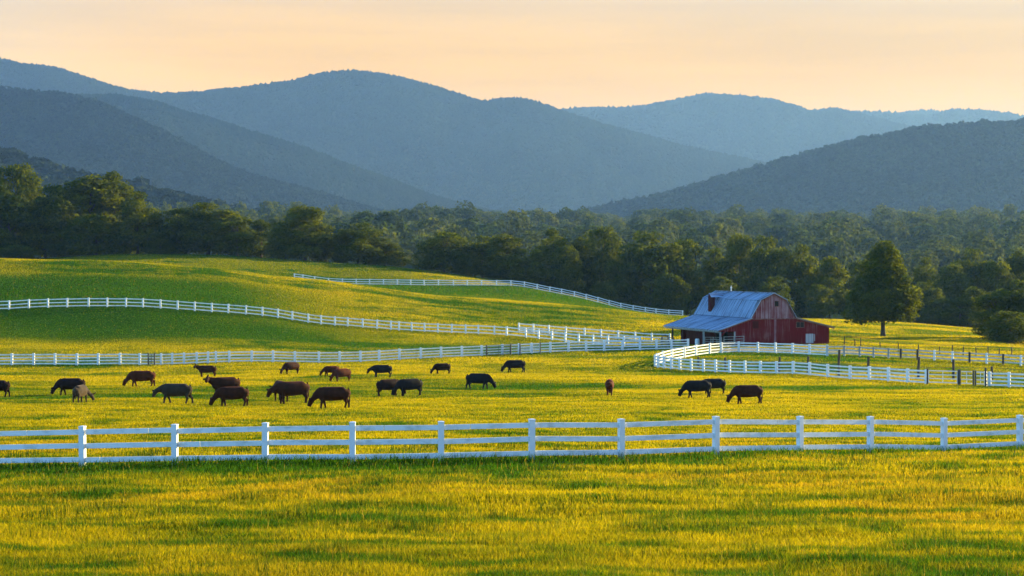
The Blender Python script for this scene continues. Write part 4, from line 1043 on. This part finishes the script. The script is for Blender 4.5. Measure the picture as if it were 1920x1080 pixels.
# ------------------------------------------------------------------ grass
def build_grass():
    r = np.random.default_rng(5)
    def scatter(n, d0, d1, power=2.0):
        t = r.random(n)
        a, b = d0 ** (1 - power), d1 ** (1 - power)
        D = (a + (b - a) * t) ** (1 / (1 - power))
        u = -440 + 2840 * r.random(n)
        return (u - UC) / FPX * D, D
    def blades(name, n, d0, d1, hgt, wpx, bent, power=2.0, label=None):
        x, y = scatter(n, d0, d1, power)
        keep = np.ones(n, bool)
        bx = (x - 28.6) * .946 + (y - 235) * .324; by = -(x - 28.6) * .324 + (y - 235) * .946
        keep &= ~((bx > -.2) & (bx < 17.2) & (by > -.2) & (by < 18.5))
        keep &= r.random(n) > bare_yard(x, y) * .9
        x, y = x[keep], y[keep]; n = len(x)
        z = tz(x, y)
        lush_shade, dry, tall = grass_fields(x, y)
        l2 = np.clip(lush_shade + (r.random(n) - .5) * .38, 0, 1); d2 = np.clip(dry * (.4 + 1.2 * r.random(n)) + (r.random(n) < .04) * .7, 0, 1)
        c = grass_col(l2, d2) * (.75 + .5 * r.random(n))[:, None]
        h = hgt * (.55 + .8 * r.random(n)) * tall
        w = wpx * y / 1707 * (.7 + .6 * r.random(n))
        an = r.random(n) * 6.283
        dx, dy = np.cos(an), np.sin(an)
        la = r.random(n) * 6.283; ll = h * (.15 + .5 * r.random(n))
        lx, ly = np.cos(la) * ll, np.sin(la) * ll
        b0 = np.stack([x - dx * w / 2, y - dy * w / 2, z - .03], 1); b1 = np.stack([x + dx * w / 2, y + dy * w / 2, z - .03], 1)
        tip = np.stack([x + lx, y + ly, z + h], 1)
        if bent:
            mx, my, mz = x + lx * .3, y + ly * .3, z + h * .58
            m0 = np.stack([mx - dx * w * .42, my - dy * w * .42, mz], 1); m1 = np.stack([mx + dx * w * .42, my + dy * w * .42, mz], 1)
            V = np.stack([b0, b1, m1, m0, tip], 1).reshape(-1, 3); k = np.arange(n)[:, None] * 5
            me = mesh_np(name, V, quads=k + np.array([0, 1, 2, 3]), tris=k + np.array([3, 2, 4]), attrs={'tint': np.repeat(c, 5, 0)})
        else:
            V = np.stack([b0, b1, tip], 1).reshape(-1, 3); k = np.arange(n)[:, None] * 3
            me = mesh_np(name, V, tris=k + np.array([0, 1, 2]), attrs={'tint': np.repeat(c, 3, 0)})
        o = link(name, me, M_GRASS); tag(o, label, 'grass', kind='stuff')
    blades('grass', 780000, 25, 72, .125, .72, True, 2.0, 'yellow green grass of the foreground pasture around the nearest fence')
    blades('grass', 610000, 70, 142, .085, 1.0, False, 2.0, 'yellow grazed grass where the cattle stand')
    blades('grass', 580000, 140, 264, .105, 1.1, False, 1.6, 'yellow green grass between the cattle and the hillside fence')
    blades('grass', 560000, 258, 452, .17, 1.1, False, 1.05, 'grass on the upper hillside below the tree line')
build_grass()
def build_tussocks():
    r = np.random.default_rng(15)
    X, Y = [], []
    for k in range(195):
        D = 27 * (68 / 27) ** r.random(); u = -400 + 2760 * r.random()
        m = r.integers(25, 90); w = .12 + .35 * r.random()
        X.append((u - UC) / FPX * D + r.normal(size=m) * w * 1.6); Y.append(D + r.normal(size=m) * w)
    # seed stalks standing singly
    D = 26 * (60 / 26) ** r.random(2600); u = -400 + 2760 * r.random(2600)
    nt = sum(map(len, X)); X.append((u - UC) / FPX * D); Y.append(D)
    x, y = np.concatenate(X), np.concatenate(Y); n = len(x); z = tz(x, y)
    st = np.arange(n) >= nt
    h = np.where(st, .20 + .18 * r.random(n), .16 + .22 * r.random(n)); w = y / 1707 * np.where(st, .5, .9)
    an = r.random(n) * 6.283; la = r.random(n) * 6.283; ll = h * .35 * r.random(n)
    b0 = np.stack([x - np.cos(an) * w / 2, y - np.sin(an) * w / 2, z - .03], 1); b1 = np.stack([x + np.cos(an) * w / 2, y + np.sin(an) * w / 2, z - .03], 1)
    tip = np.stack([x + np.cos(la) * ll, y + np.sin(la) * ll, z + h], 1)
    c = np.where(st[:, None], np.array((.40, .27, .05)), np.array((.035, .075, .008))) * (.6 + .8 * r.random(n))[:, None]
    me = mesh_np('grass_tussocks', np.stack([b0, b1, tip], 1).reshape(-1, 3), tris=np.arange(n * 3).reshape(-1, 3), attrs={'tint': np.repeat(c, 3, 0)})
    tag(link('grass_tussocks', me, M_GRASS), 'dark grass tussocks and straw stalks scattered over the foreground', 'grass', kind='stuff')
build_tussocks()

# ------------------------------------------------------------------ haze over the whole valley
def haze():
    mb = MB(); mb.box(-6000, 6000, -200, 10600, -60, HAZE_TOP)
    m = bpy.data.materials.new('haze'); m.use_nodes = True
    N, L = m.node_tree.nodes, m.node_tree.links; N.clear()
    out = N.new('ShaderNodeOutputMaterial'); pv = N.new('ShaderNodeVolumePrincipled')
    pv.inputs['Color'].default_value = (.235, .435, .84, 1)
    pv.inputs['Absorption Color'].default_value = (1, 1, 1, 1)
    pv.inputs['Density'].default_value = HAZE_DENSITY
    pv.inputs['Anisotropy'].default_value = .26
    L.new(pv.outputs[0], out.inputs['Volume'])
    o = mb.build('haze', m); tag(o, 'blue evening haze filling the valley', 'haze', kind='stuff')
haze()
